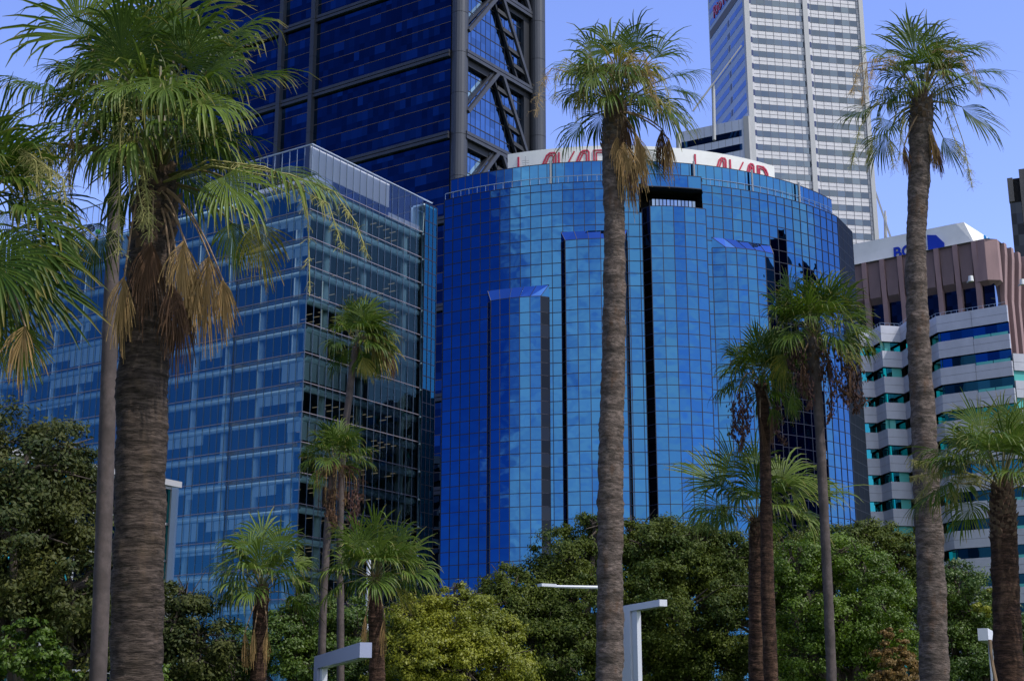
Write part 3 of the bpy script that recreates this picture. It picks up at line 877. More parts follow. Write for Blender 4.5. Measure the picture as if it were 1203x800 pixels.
# ================================================================== pale striped skyscraper
WC = V((62.0, 342.06, 0)); WD = V((.983, .184, 0)).normalized(); WL_ = V((-.184, .983, 0)).normalized()
wn = V((WD.y, -WD.x, 0)); wl = V((-.983, -.184, 0)).normalized()
white = thing('skyscraper', (75, 360, 0), 'tall pale skyscraper with grey window stripes on the front and blue ones on its side', 'skyscraper')
WF = 3.78; WTOP = 262; WZ = 162.4 - 3.0
a = MB()
wlen = 32.2
a.obox(WC, WD, wn, (.1, wlen), (-30, 0), (0, 240)); a.build('core_block', M['stripe_white'], white)
nb = 30
jm = MB()
for k in range(-20, 21):
    z = WZ + WF * k
    b_ = MB(); pane_grid(b_, WC, WD, frange(1.0, wlen - .8, 14), [z, z + 1.58], off=.03, n=wn); b_.build('window_band', M['stripe_glass'], white)
    jm.obox(WC, WD, wn, (1, wlen), (.0, .045), (z + 2.62, z + 2.68)); jm.obox(WC, WD, wn, (1, wlen), (.0, .05), (z - .05, z)); jm.obox(WC, WD, wn, (1, wlen), (.0, .05), (z + 1.58, z + 1.63))
for x in frange(1.0, wlen - .8, 14): jm.obox(WC, WD, wn, (x - .04, x + .04), (.0, .06), (80, 240))
jm.build('panel_joints', M['joint'], white)
for s0, s1, o in ((-.6, .8, .7), (15.9, 17.2, .7), (wlen - .2, wlen + 1.0, .6)):
    a = MB(); a.obox(WC, WD, wn, (s0, s1), (-.6, o), (0, 240)); a.build('pillar', M['pillar_white'], white)
dk = MB(); dk.obox(WC, WD, wn, (.8, 1.35), (.0, .35), (60, 240)); dk.obox(WC, WD, wn, (17.2, 17.8), (.0, .35), (60, 240)); dk.build('dark_reveal', M['stripe_white'], white)
dk = MB()
for k in range(-20, 21):
    z = WZ + WF * k
    for s in (.79, 17.19): dk = MB(); dk.obox(WC, WD, wn, (s, s + .62), (.36, .38), (z, z + 1.6)); dk.build('side_window', M['navy'], white)
sb_ = MB(); sb2 = MB(); ZS = WZ + WF * 17.2
sb2.obox(WC - WD * .1, WL_, wl, (.3, 28.5), (-1, 0), (151, 245)); 
sb2.build('side_cladding', mat('blue_grey_cladding', (.42, .52, .74), .5), white)
for k in range(-3, 30):
    z = WZ + WF * k
    if z > 209: continue
    b_ = MB()
    pane_grid(b_, WC - WD * .1, WL_, frange(1.2, 12.0, 5), [z, z + 1.7], off=.05, n=wl)
    b_.build('window_band', M['stripe_blue_glass'], white); b_ = MB()
    pane_grid(b_, WC - WD * .1, WL_, frange(14.4, 28.3, 6), [z, z + 1.7], off=.05, n=wl)
    b_.build('window_band', M['stripe_blue_glass'], white)
dv = MB()
for k in range(-3, 30):
    z = WZ + WF * k
    if z > 209: continue
    for s_a, s_b in ((12.6, 13.8), (.35, 1.05)): dv = MB(); dv.obox(WC - WD * .1, WL_, wl, (s_a, s_b), (-.5, .06), (z, z + 1.7)); dv.build('notch_window', M['navy'], white)
# louvre band and sign wall above
a = MB(); zl_ = onplane(838.0, 33, WC - WD * .1 + wl * .15, wl).z; a.obox(WC - WD * .1, WL_, wl, (.4, 28.5), (.0, .09), (zl_ - 1.9, zl_ + .5)); a.build('louvre_band', M['joint'], white)
# lower wing
a = MB(); G0 = V((60.15, 338.85, 0)); Gd = V((-.868, .497, 0)).normalized(); gn = V((-Gd.y, Gd.x, 0)); gn = gn if gn.y < 0 else -gn
a.obox(G0, Gd, gn, (0, 19.2), (-12, 0), (0, 151.6)); a.build('lower_wing', mat('wing_cladding', (.55, .62, .80), .5), white)
for k in range(-14, -1):
    z = WZ + WF * k - 1.2
    if z > 149: continue
    b_ = MB(); pane_grid(b_, G0, Gd, frange(1.2, 18.6, 10), [z, z + 1.75], off=.04, n=gn); b_.build('window_band', M['stripe_blue_glass'], white)
jm = MB()
for x in frange(0, 19.2, 10): jm.obox(G0, Gd, gn, (x - .03, x + .03), (0, .03), (100, 151.5))
jm.build('panel_joints', M['joint'], white)
a = MB(); a.obox(G0, Gd, gn, (-.9, .5), (-1, .5), (0, 151.9)); a.build('pillar', M['pillar_white'], white)
a = MB(); a.tube([at(838, 190, 346.0).xy.to_3d(), at(837.6, 150, 346)], .7, 8); a.build('pillar', M['pillar_white'], white)
a = MB(); a.tube([at(797, 178, 346.0).xy.to_3d(), at(797, 158, 346)], .7, 8); a.build('pillar', M['pillar_white'], white)

def text(body, name, m, size, parent, origin, xdir, zdir, thick=.1, shear=0.0, bold=0.0):
    cu = bpy.data.curves.new(name, 'FONT'); cu.body = body; cu.size = size; cu.extrude = thick; cu.shear = shear; cu.offset = bold
    tmp = bpy.data.objects.new('tmp', cu); col.objects.link(tmp)
    dg = bpy.context.evaluated_depsgraph_get(); me = bpy.data.meshes.new_from_object(tmp.evaluated_get(dg))
    bpy.data.objects.remove(tmp)
    me.materials.clear(); me.materials.append(m)
    x = V(xdir).normalized(); y = V(zdir).normalized(); n = x.cross(y); w = WL[parent.name]
    for v_ in me.vertices:
        p = v_.co; v_.co = V(origin) + x * p.x + y * p.y + n * p.z - w
    o = bpy.data.objects.new(name, me); col.objects.link(o); o.parent = parent; WL[o.name] = w.copy()
    return o
sgp = onplane(838.0, 23, WC - WD * .1 + wl * .15, wl)
text('RioTinto', 'sign_letters', M['pink_letter'], 5.2, white, sgp, -WL_, (0, 0, 1))

# ---- two rooftop cranes
def crane(lab, base, top, b0, b1, extra, Y):
    b = at(*base, Y); t = at(*top, Y)
    c = thing('roof_crane', b, lab, 'crane', 'maintenance cranes on the roofs')
    a = MB(); a.tube([b - V((0, 0, 3)), b.lerp(t, .86)], .45, 10); a.tube([b.lerp(t, .86), t], .30, 8); a.build('mast', M['pillar_white'], c)
    a = MB(); p, q = at(*b0, Y - 1), at(*b1, Y - 1); a.beam(p, q, .34, .4); a.build('boom', M['post'], c)
    for e in extra:
        a = MB(); a.tube([at(*e[0], Y), at(*e[1], Y)], .22, 6); a.build('stay', M['pillar_white'], c)
crane('rooftop crane whose boom slopes down to the right, beside the pale skyscraper', (1040, 293), (1040, 248), (1021, 203), (1050, 290), (((1024, 276), (1035, 290)),), 352)
crane('rooftop crane whose long boom rises in front of the blue striped side', (838.5, 152), (838, 98), (814, 131), (871, 54), (((814, 131), (838, 98)),), 333)

# ================================================================== pink concrete building with blue letters
pink_b = thing('office_building', (78, 262, 0), 'pink concrete office building with deep angled fins and a white roof sign', 'building')
KC = V((87.35, 245.4, 0)); KX = V((-.80, .60, 0)).normalized(); KY = V((.64, .768, 0)).normalized()
kn = V((-KX.y, KX.x, 0)); kn = kn if kn.y < 0 else -kn
kr = V((KY.y, -KY.x, 0))
KTOP = 86.6
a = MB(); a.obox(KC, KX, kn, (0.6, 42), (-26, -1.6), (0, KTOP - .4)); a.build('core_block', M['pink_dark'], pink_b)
# chamfered corner as extra block
a = MB()
bay = 3.55
def kp(s, n, z): return KC + KX * s + kn * n + V((0, 0, z))
KS0 = 3.2; nbay = 10
for k in range(nbay):
    s0 = KS0 + bay * k
    # fin: pink pier tapering forward to the top
    f = MB()
    for (z0, z1, o0, o1) in ((0, KTOP - 10.2, 0.0, 0.0), (KTOP - 10.2, KTOP - 2.2, 0.0, .55), (KTOP - 2.2, KTOP, .55, .55)):
        P = [kp(s0 - .45, -1.6, z0), kp(s0 + .45, -1.6, z0), kp(s0 + .45, o0, z0), kp(s0 - .45, o0, z0),
             kp(s0 - .45, -1.6, z1), kp(s0 + .45, -1.6, z1), kp(s0 + .45, o1, z1), kp(s0 - .45, o1, z1)]
        f.quads(P, [(0, 1, 2, 3), (7, 6, 5, 4), (0, 4, 5, 1), (1, 5, 6, 2), (2, 6, 7, 3), (3, 7, 4, 0)])
    f.build('fin', M['pink'], pink_b)
    # angled hood panel between fins
    h = MB(); a0, a1 = s0 + .45, s0 + bay - .45; zt, zb = KTOP, KTOP - 8.3
    fr_ = [kp(a0, -.1, zt), kp(a1, -.1, zt), kp(a1 - .3, .25, zb + 1.0), kp(a0 + .3, .25, zb + 1.0)]
    h.face(fr_); h.face([kp(a0, -1.0, zt), kp(a0, -.1, zt), kp(a0 + .3, .25, zb + 1.0), kp(a0, -1.0, zb)])
    h.face([kp(a1, -.1, zt), kp(a1, -1.0, zt), kp(a1, -1.0, zb), kp(a1 - .3, .25, zb + 1.0)])
    h.face([kp(a0 + .3, .25, zb + 1.0), kp(a1 - .3, .25, zb + 1.0), kp(a1, -1.0, zb - .2), kp(a0, -1.0, zb - .2)])
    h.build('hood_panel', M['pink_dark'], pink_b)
    j = MB(); j.obox(KC, KX, kn, (a0, a1), (-1.55, -1.0), (60, KTOP - 8.3)); 
    wdw = MB(); pane_grid(wdw, KC, KX, [a0, (a0 + a1) / 2, a1], [66, 67.9, 69.8, 71.7, 73.6, 75.5, 77.6, KTOP - 8.2], off=-.9, n=kn)
    wdw.build('window', M['dark_window'], pink_b)
# right hand side past the chamfered corner
def kq(s, n, z): return KC + KY * s + kr * n + V((0, 0, z))
ch = MB()
c0, c1 = kp(KS0 - .45, 0.3, 0), kq(1.9, .3, 0)
zc = KTOP - 7.8
for (z0, z1) in ((zc, KTOP),):
    pA, pB, pC_, pD = kp(KS0 + .2, .3, 0), kp(1.2, .55, 0), kq(1.0, .55, 0), kq(2.8, .3, 0)
    L = [pA, pB, pC_, pD]
    for i in range(3):
        p, q = L[i], L[i + 1]
        ch.face([(p.x, p.y, z0), (q.x, q.y, z0), (q.x, q.y, z1), (p.x, p.y, z1)])
        ch.face([(p.x, p.y, z0), (q.x, q.y, z0), kp(1.4, -2.2, z0 - 1.3)])
ch.build('corner_hood', M['pink'], pink_b)
cwn = MB(); pane_grid(cwn, kp(KS0 - .45, -.9, 0), -KX, frange(0, 2.2, 1), frange(45, KTOP - 7.9, 17)); cwn.build('window', M['dark_window'], pink_b)
cwn = MB(); pane_grid(cwn, kp(.6, -.9, 0), KY, frange(0, 2.6, 2), frange(40, KTOP - 7.9, 19)); cwn.build('window', M['pale_window'], pink_b)
for k in range(7):
    f = MB(); s0 = 4.4 + 3.4 * k
    for (z0, z1, o0, o1) in ((0, KTOP - 10.2, 0.0, 0.0), (KTOP - 10.2, KTOP - 2.2, 0.0, .8), (KTOP - 2.2, KTOP, .8, .8)):
        P = [kq(s0 - .6, -1.6, z0), kq(s0 + .6, -1.6, z0), kq(s0 + .6, o0, z0), kq(s0 - .6, o0, z0),
             kq(s0 - .6, -1.6, z1), kq(s0 + .6, -1.6, z1), kq(s0 + .6, o1, z1), kq(s0 - .6, o1, z1)]
        f.quads(P, [(0, 1, 2, 3), (7, 6, 5, 4), (0, 4, 5, 1), (1, 5, 6, 2), (2, 6, 7, 3), (3, 7, 4, 0)])
    f.build('fin', M['pink'], pink_b)
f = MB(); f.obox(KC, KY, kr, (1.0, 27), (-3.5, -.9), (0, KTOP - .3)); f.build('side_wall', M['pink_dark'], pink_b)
f = MB(); f.face([kp(.8, .5, KTOP), kp(42, .5, KTOP), kp(42, -27, KTOP), kq(27, -1, KTOP), kq(1, .5, KTOP)]); f.build('roof', M['roof_white'], pink_b)
# roof sign band
sg = MB(); SZa, SZb = KTOP, KTOP + 4.9
A0, A1, A2, A3 = kp(40, -1.6, 0), kp(3.6, -1.6, 0), kq(2.4, -2.8, 0), kq(24, -2.8, 0)
B1_, B2_ = kp(7.0, -1.9, 0), kq(1.8, -5.6, 0)
sg.face([(A0.x, A0.y, SZa), (A1.x, A1.y, SZa), (B1_.x, B1_.y, SZb), (A0.x, A0.y, SZb)])
sg.face([(A1.x, A1.y, SZa), (A2.x, A2.y, SZa), (B2_.x, B2_.y, SZb), (B1_.x, B1_.y, SZb)])
sg.face([(A2.x, A2.y, SZa), (A3.x, A3.y, SZa), (A3.x, A3.y, SZb - 2.6), (B2_.x, B2_.y, SZb)])
sg.face([(A0.x, A0.y, SZb), (B1_.x, B1_.y, SZb), (B2_.x, B2_.y, SZb), (A3.x, A3.y, SZb - 2.6), kp(40, -20, SZb)])
sgo = sg.build('roof_sign', M['white_panel'], pink_b)
o_ = onplane(1049.6, 299.5, A1, kn); o_.z = KTOP + .35
text('BOQ', 'sign_letters', M['blue_letter'], 3.0, bold=.07, parent=sgo, origin=o_ + kn * .12, xdir=-KX, zdir=(0, 0, 1))
o_ = onplane(1091, 296.5, A1, kn); e_ = onplane(1110, 291, A1, kn)
f = MB(); zb_ = KTOP + .25
f.quads([V((p.x, p.y, z)) + kn * t for t in (.05, .2) for p, z in ((o_, zb_), (e_, zb_), (e_, zb_ + 1.2), (e_.lerp(o_, .45), zb_ + 3.0), (o_, zb_ + 3.4))],
        [(0, 1, 2, 3, 4), (5, 6, 7, 8, 9), (0, 1, 6, 5), (1, 2, 7, 6), (2, 3, 8, 7), (3, 4, 9, 8), (4, 0, 5, 9)])
f.build('sign_shape', M['blue_letter'], sgo)
nr_ = V(A3 - A2).normalized(); nrm = V((nr_.y, -nr_.x, 0))
text('BOQ', 'sign_letters', M['teal_letter'], 2.4, sgo, A2 + nr_ * .9 + nrm * .15 + V((0, 0, KTOP + .5)), nr_, (0, 0, 1))
for px, py in ((1140.5, 328), (1201, 332)):
    c = at(px, py, 241.5); f = MB(); f.tube([c + V((0, 0, .55)), c - V((0, 0, .45))], [.42, .5], 10); f.beam(c, c + V((0, 2, 0)), .2, .2); f.build('wall_lamp', M['white_panel'], pink_b)

# ================================================================== silver banded building with teal windows
silv = thing('office_building', (66, 225, 0), 'stepped silver banded office building with teal and navy strip windows', 'building')
plan = [V(p) for p in ((50.0, 219.3, 0), (57.82, 220.1, 0), (58.26, 216.68, 0), (61.48, 217.35, 0), (61.8, 214.0, 0), (65.0, 214.6, 0), (65.55, 211.5, 0), (74.31, 205.15, 0))]
plan[1] = V((57.6, 220.0, 0)); plan[0] = V((50.0, 219.2, 0))
SF = 4.15; SB = 55.4
rs = random.Random(5)
nk = 14
for k in range(-12, 2):
    zb = SB + SF * k; zt = zb + 2.6
    cb = MB(); wb = MB()
    for i in range(len(plan) - 1):
        p, q = plan[i], plan[i + 1]; L = (q - p).length; d = (q - p) / L; n = V((d.y, -d.x, 0))
        main = i == len(plan) - 2
        z1 = zb + 1.28
        if not main:
            if k == 1: pass
            cb.obox(p, d, n, (0, L), (-.5, 0), (zb, z1 - .02)); cb.obox(p, d, n, (0, L), (-.5, 0), (z1 + .02, zt))
            cb.obox(p, d, n, (.02, L - .02), (-.45, -.06), (zb, zt), m=1)
        else:
            hf = L * .5
            cb.obox(p, d, n, (0, hf - .03), (-.5, 0), (zb, z1 - .02)); cb.obox(p, d, n, (0, hf - .03), (-.5, 0), (z1 + .02, zt))
            cut = 0.0 if k == 1 else .35
            cb.obox(p, d, n, (hf + .03, L), (-.5, 0), (zb, z1 - .02)); cb.obox(p, d, n, (hf + .03, L), (-.5, 0), (z1 + .02, zt - cut))
            cb.obox(p, d, n, (.02, L - .02), (-.45, -.06), (zb, zt - .4), m=1)
        if k < 1:
            nn = 6 if main else 2
            xs_ = frange(0, L, nn)
            for e in range(nn):
                mi = 1 if main else 0
                r = rs.random()
                if not main and i % 2 == 0 and r < .3: mi = 2
                if main and k == -5: mi = 3
                if main and k in (-3,) : mi = 0
                if not main and k in (-3,) and e == 0 and i % 2 == 0: mi = 2
                wb.face([(p.x + d.x * xs_[e] - n.x * .45, p.y + d.y * xs_[e] - n.y * .45, zt - .4), (p.x + d.x * xs_[e + 1] - n.x * .45, p.y + d.y * xs_[e + 1] - n.y * .45, zt - .4),
                         (p.x + d.x * xs_[e + 1] - n.x * .45, p.y + d.y * xs_[e + 1] - n.y * .45, zb + SF), (p.x + d.x * xs_[e] - n.x * .45, p.y + d.y * xs_[e] - n.y * .45, zb + SF)], m=mi)
            if main:
                s0 = L * .5
                for xa, xb_ in ((s0 + .1, L * .75 - .1), (L * .75, L - .2)):
                    P = [p + d * xa, p + d * xb_]
                    wb.face([(P[0].x - n.x * .2, P[0].y - n.y * .2, zt - .36), (P[1].x - n.x * .2, P[1].y - n.y * .2, zt - .36), (P[1].x - n.x * .2, P[1].y - n.y * .2, zt + .12), (P[0].x - n.x * .2, P[0].y - n.y * .2, zt + .12)], m=2)
    cb.build('cladding_band', [M['silver'], M['mullion']], silv)
    if k < 1: wb.build('window_band', [M['teal_glass'], M['navy_glass'], M['teal_bright'], M['sky_glass']], silv)
f = MB(); P = [p + V((0, .6, 0)) for p in plan] + [V((78, 222, 0)), V((52, 236, 0))]
f.face([(p.x, p.y, SB + SF + 2.4) for p in P]); 
for i in range(len(P)):
    p, q = P[i], P[(i + 1) % len(P)]
    if i >= len(plan) - 1: f.face([(p.x, p.y, 0), (q.x, q.y, 0), (q.x, q.y, SB + SF + 2.4), (p.x, p.y, SB + SF + 2.4)])
f.build('roof_and_back', M['slab'], silv)
rl = MB(); zt = SB + SF + 2.6
for i in range(len(plan) - 1):
    p, q = plan[i], plan[i + 1]; nseg = max(2, int((q - p).length / .8))
    rl.tube([p + V((0, .3, zt + .5)), q + V((0, .3, zt + .5))], .02, 4)
    for e in range(nseg): c = p.lerp(q, e / nseg) + V((0, .3, 0)); rl.tube([c + V((0, 0, zt)), c + V((0, 0, zt + .5))], .02, 4)
rl.build('roof_rail', M['rail'], silv)
# its right hand annex, lighter
ann = thing('office_building', (82, 212, 0), 'pale banded annex with turquoise strip windows at the right edge, behind the thick palm', 'building')
p = V((74.9, 205.9, 0)); d = V((.97, .24, 0)).normalized(); n = V((d.y, -d.x, 0))
ztop = 54.8
for k in range(0, 13):
    zt = ztop - SF * k
    cb = MB(); cb.obox(p, d, n, (0, 16), (-.5, 0), (zt - 1.3, zt)); cb.obox(p, d, n, (0, 16), (-.5, 0), (zt - 2.6, zt - 1.34)); cb.build('cladding_band', M['silver'], ann)
    wb = MB(); pane_grid(wb, p, d, frange(0, 16, 6), [zt - SF, zt - 2.6], off=-.25, n=n); wb.build('window_band', M['teal_bright'] if k < 3 else (M['sky_glass'] if k < 6 else M['navy_glass']), ann)
cb = MB(); cb.obox(p, d, n, (0.1, 16), (-12, -.55), (0, ztop - .1)); cb.build('core_block', M['slab'], ann)

# ================================================================== dark concrete tower at the right edge
dt = thing('skyscraper', (125, 320, 0), 'dark brown concrete tower just showing at the right edge above the pink building', 'skyscraper')
Yd = 310
x0 = at(1184.5, 225, Yd).x; zt = at(1190, 205, Yd).z
DO = V((x0, Yd, 0)); DD = V((.92, -.39, 0)).normalized(); DN = V((DD.y, -DD.x, 0))
f = MB(); f.obox(DO, DD, DN, (.6, 30), (-26, -.8), (0, zt - 1)); f.build('core_block', M['void'], dt)
for xx, w_, dz in ((.0, 1.2, -1.2), (2.7, 2.3, .6), (8, 2.2, .6), (13, 2.2, .6)):
    f = MB(); f.obox(DO, DD, DN, (xx, xx + w_), (-1, .6), (0 if dz > 0 else zt - 7, zt + dz)); f.build('pier', M['concrete'], dt)
f = MB(); pane_grid(f, DO, DD, [.1, 1.3, 2.6], frange(60, zt - 7.2, 22)); f.build('window', M['dark_window'], dt)
f = MB(); pane_grid(f, DO, DD, [5.1, 6.5, 7.9], frange(60, zt - 2.2, 24)); f.build('window', M['dark_window'], dt)

# ================================================================== banded building at the left edge
lb = thing('office_building', (-100, 245, 0), 'beige banded building just showing at the left edge behind palm fronds', 'building')
Yl = 228; x1 = at(10, 440, Yl).x
for k in range(16):
    z = 2 + 4.0 * k
    f = MB(); f.box((x1 - 30, Yl, z), (x1, Yl + 18, z + 1.9)); f.build('floor_band', M['beige'], lb)
    f = MB(); pane_grid(f, (x1 - 30, Yl + .5), (1, 0), frange(0, 29.8, 10), [z + 1.9, z + 4.0]); f.build('window_band', M['dark_window'], lb)
f = MB(); f.box((x1 - 29.5, Yl + .7, 0), (x1 - .3, Yl + 17.5, 63)); f.build('core_block', M['void'], lb)

ot = thing('office_building', (150, 150, 0), 'dark stepped office tower whose outline is mirrored at the right of the blue glass', 'building')
for x_0, x_1, y_0, y_1, zt_ in ((128, 150, 118, 134, 92), (128, 152, 134.3, 150, 74), (128, 150, 150.3, 166, 84), (126, 148, 100, 117.7, 60)):
    f = MB(); f.box((x_0, y_0, 0), (x_1, y_1, zt_)); f.build('wing', M['concrete'], ot)
    f = MB(); pane_grid(f, (x_0 - .05, y_0 + .4), (0, 1), frange(0, y_1 - y_0 - .8, 8), frange(3, zt_ - 1, 22)); f.build('window_wall', M['dark_window'], ot)

# ================================================================== low pavilion with flat roof behind the big palm
pv = thing('pavilion', (-22, 75, 0), 'low glazed pavilion with thin flat roof and pale corner column behind the big palm', 'building')
pc = at(214, 566, 72); zr = pc.z
pd = V((-.50, -.866, 0)).normalized(); pdx = V((-.9, .43, 0)).normalized()
f = MB()
P = [pc, pc + pd * 16, pc + pd * 16 + pdx * 16, pc + pdx * 16]
top = [V((q.x, q.y, zr)) for q in P]; bot = [V((q.x, q.y, zr - .3)) for q in P]
f.quads(top + bot, [(0, 1, 2, 3), (7, 6, 5, 4), (0, 4, 5, 1), (1, 5, 6, 2), (2, 6, 7, 3), (3, 7, 4, 0)]); f.build('flat_roof', M['roof_white'], pv)
f = MB(); c = at(204, 600, 71.4); c.z = 0; f.box((c.x - .10, c.y - .2, 0), (c.x + .16, c.y + .2, zr - .4)); f.build('column', M['fin'], pv)
f = MB(); f.box((c.x + .0, c.y - .30, 0), (c.x + .26, c.y - .22, zr - 5.2)); f.build('column_cover', M['post'], pv)
o2 = at(199.5, 600, 71.6); o2.z = 0
f = MB(); pane_grid(f, o2, pd, frange(0, 14, 9), frange(.2, zr - .4, 7)); f.build('window_wall', M['teal_glass'], pv)
f2 = MB(); pane_grid(f2, o2, pdx, frange(0, 14, 10), frange(.2, zr - .4, 7)); f2.build('window_wall', M['teal_glass'], pv)
fr2 = MB(); nn = V((pd.y, -pd.x, 0)); nn = nn if nn.x > 0 else -nn
for s in frange(0, 14, 9): fr2.obox(o2, pd, nn, (s - .06, s + .06), (.01, .12), (0, zr - .4))
for z in frange(.2, zr - .4, 7): fr2.obox(o2, pd, nn, (0, 14), (.01, .08), (z - .06, z + .06))
fr2.build('window_frame', M['post'], pv)
f = MB(); c = pc + pd * 2 + pdx * 2.2; f.box((c.x - 1.3, c.y - .5, zr), (c.x + .1, c.y + .6, zr + .45)); f.build('roof_unit', M['lamp_grey'], pv)

# ================================================================== palms
WIND = V((.35, 0, 0))
def blade(mb, B, a, nrm, L, nseg, phimax, droop, rs, width=1.0, split=.5, cup=.25, jit=.19, m=0):
    """costapalmate fan: nseg folded leaf segments joined near the base, free and drooping at the tips"""
    a = a.normalized(); s = a.cross(nrm).normalized(); n = s.cross(a)
    st = (0, .2, .42, .62, .82, 1.0)
    dphi = 2 * phimax / nseg
    for i in range(nseg):
        ph = -phimax + dphi * (i + .5) + rs.uniform(-jit, jit) * dphi * (3 if jit > .2 else 1)
        u = max(0.0, 1 - abs(ph) / phimax)
        org = B + a * (L * .26 * u * u) - V((0, 0, 1)) * (L * .05 * u)
        d = (a * math.cos(ph) + s * math.sin(ph) + n * (cup * (abs(ph) / phimax) ** 1.5 * .8 + cup * .1)).normalized()
        l = L * (.62 + .38 * u ** .6) * rs.uniform(1 - jit * 1.4, 1 + jit * .6) - L * .2 * u * u
        half = math.tan(dphi / 2 * 1.04)
        dr = droop * rs.choice((.45, .8, 1.0, 1.3, 2.2)) * rs.uniform(.8, 1.2)
        side = (s * math.cos(ph) - a * math.sin(ph)).normalized()
        p = org.copy(); dd = d.copy(); prev = 0
        wmax = min(half * l * split, .028 * width * L) if False else half * l * split
        rows = []
        tw = rs.uniform(-.5, .5)
        for k, t in enumerate(st):
            if k:
                step = (t - prev) * l
                g_ = dr * max(0, t - split * .7) * 4.6 * (t - prev) * 2
                dd = (dd + V((0, 0, -1)) * g_ + WIND * g_ * .35).normalized()
                p = p + dd * step
            prev = t
            w = half * l * t if t < split else wmax * max(.04, (1 - ((t - split) / (1 - split)) ** 2.0))
            w = max(w, .0035) * width
            sd2 = (side - dd * side.dot(dd)).normalized()
            nn = sd2.cross(dd)
            if t > split: sd2 = (sd2 * math.cos(tw * (t - split) * 2) + nn * math.sin(tw * (t - split) * 2)); nn = sd2.cross(dd)
            fold = w * (.28 if t < split else .5)
            rows.append((p - sd2 * w, p - nn * fold, p + sd2 * w, t))
        b = len(mb.v)
        for (q0, q1, q2, t) in rows: mb.v.extend((tuple(q0), tuple(q1), tuple(q2)))
        for k in range(len(rows) - 1):
            t0, t1 = rows[k][3], rows[k + 1][3]
            for e in (0, 1):
                mb.f.append((b + 3 * k + e, b + 3 * k + e + 1, b + 3 * k + 4 + e, b + 3 * k + 3 + e))
                mb.uv.append([(e * .5, t0), (e * .5 + .5, t0), (e * .5 + .5, t1), (e * .5, t1)]); mb.m.append(m)

def stalk(mb, P0, P1, sag, r0, r1, m=1, n=7):
    pts = []
    for k in range(n + 1):
        t = k / n
        pts.append(P0.lerp(P1, t) + V((0, 0, sag * 4 * t * (1 - t))))
    mb.tube(pts, [r0 + (r1 - r0) * k / n for k in range(n + 1)], 5, m=m)
    return (pts[-1] - pts[-2]).normalized()

def frond(parent, hub, B, T, rs, mt='frond', nseg=34, phimax=None, droop=.55, sag=None, face=None, name='frond', r=.022, cup=.25, split=.5):
    mb = MB()
    out_ = V((B.x - hub.x, B.y - hub.y, 0)); 
    if out_.length < .05: out_ = V((0, -1, 0))
    out_.normalize()
    dist = (B - hub).length
    if sag is None: sag = dist * .10
    st_dir = hub + (B - hub).normalized() * .05
    stalk(mb, st_dir, B, sag, r * 1.1, r * .6, m=1)
    a = (T - B); L = a.length; a.normalize()
    if face is not None: nrm = V(face)
    else: nrm = V((0, 0, 1)) * (1 - abs(a.z)) - out_ * a.z * 1.0 + V((0, 0, .001))
    nrm = nrm - a * nrm.dot(a)
    if nrm.length < .05: nrm = -out_ - a * (-out_).dot(a)
    nrm.normalize()
    blade(mb, B, a, nrm, L, nseg, phimax if phimax else R(95), droop, rs, cup=cup, split=split)
    return mb.build(name, [M[mt], M['petiole'] if not mt.startswith('dead') else M['dead_stalk']], parent)

def dead_frond(parent, hub, B, L, rs, mt='dead', nseg=26, spread=R(26), az=None, r=.018):
    mb = MB()
    stalk(mb, hub, B, .12 * (B - hub).length, r * 1.3, r, m=1)
    a = V((rs.uniform(-.12, .12), rs.uniform(-.1, .1), -1)).normalized()
    ang = az if az is not None else rs.uniform(0, 2 * PI)
    nrm = V((math.cos(ang), math.sin(ang), 0)) if az is not None else V((B.x - hub.x, B.y - hub.y, .01))
    nrm = (nrm - a * nrm.dot(a)).normalized()
    # closed, hanging fan: two crumpled layers
    for lay in (0, 1):
        blade(mb, B + nrm * .03 * lay, (a + V((rs.uniform(-.15, .15), 0, 0))), nrm, L * (1 - .12 * lay), nseg, spread * rs.uniform(.55, 1.15), .5, rs, width=1.3, cup=.5 * (1 if lay else -1), split=.45, jit=.22)
    return mb.build('dead_frond', [M[mt], M['dead_stalk']], parent)

def flower_stalk(parent, pts, rs, dens=26, L=.35, mt='flower', hang=1.0, name='flower_stalk', r=.012):
    """arching stalk with bunches of thread-like branchlets"""
    mb = MB(); pts = [V(p) for p in pts]
    mb.tube(pts, [r * (1.4 - .9 * k / max(1, len(pts) - 1)) for k in range(len(pts))], 4, m=0)
    tot = len(pts) - 1
    for i in range(dens):
        t = rs.uniform(.25, 1) * tot; k = min(int(t), tot - 1); p = pts[k].lerp(pts[k + 1], t - k)
        for j in range(5):
            d = V((rs.gauss(0, 1), rs.gauss(0, 1), rs.gauss(0, .8) - hang * .4)).normalized()
            l = L * rs.uniform(.35, 1.0); q = p; w = max(.004, L * .014)
            sd2 = d.cross(V((0, 1, 0))).normalized() * w
            for e in range(3):
                d = (d + V((0, 0, -.35 * hang)) + V((rs.gauss(0, .25), rs.gauss(0, .25), 0))).normalized(); q2 = q + d * l / 3
                mb.face([q - sd2, q + sd2, q2 + sd2 * .7, q2 - sd2 * .7])
                tw_ = V((rs.gauss(0, 1), rs.gauss(0, 1), rs.gauss(0, 1))).normalized() * l * .3
                if L > .2: mb.face([q2 - sd2 * .7, q2 + sd2 * .7, q2 + tw_])
                q = q2
    return mb.build(name, M[mt], parent)

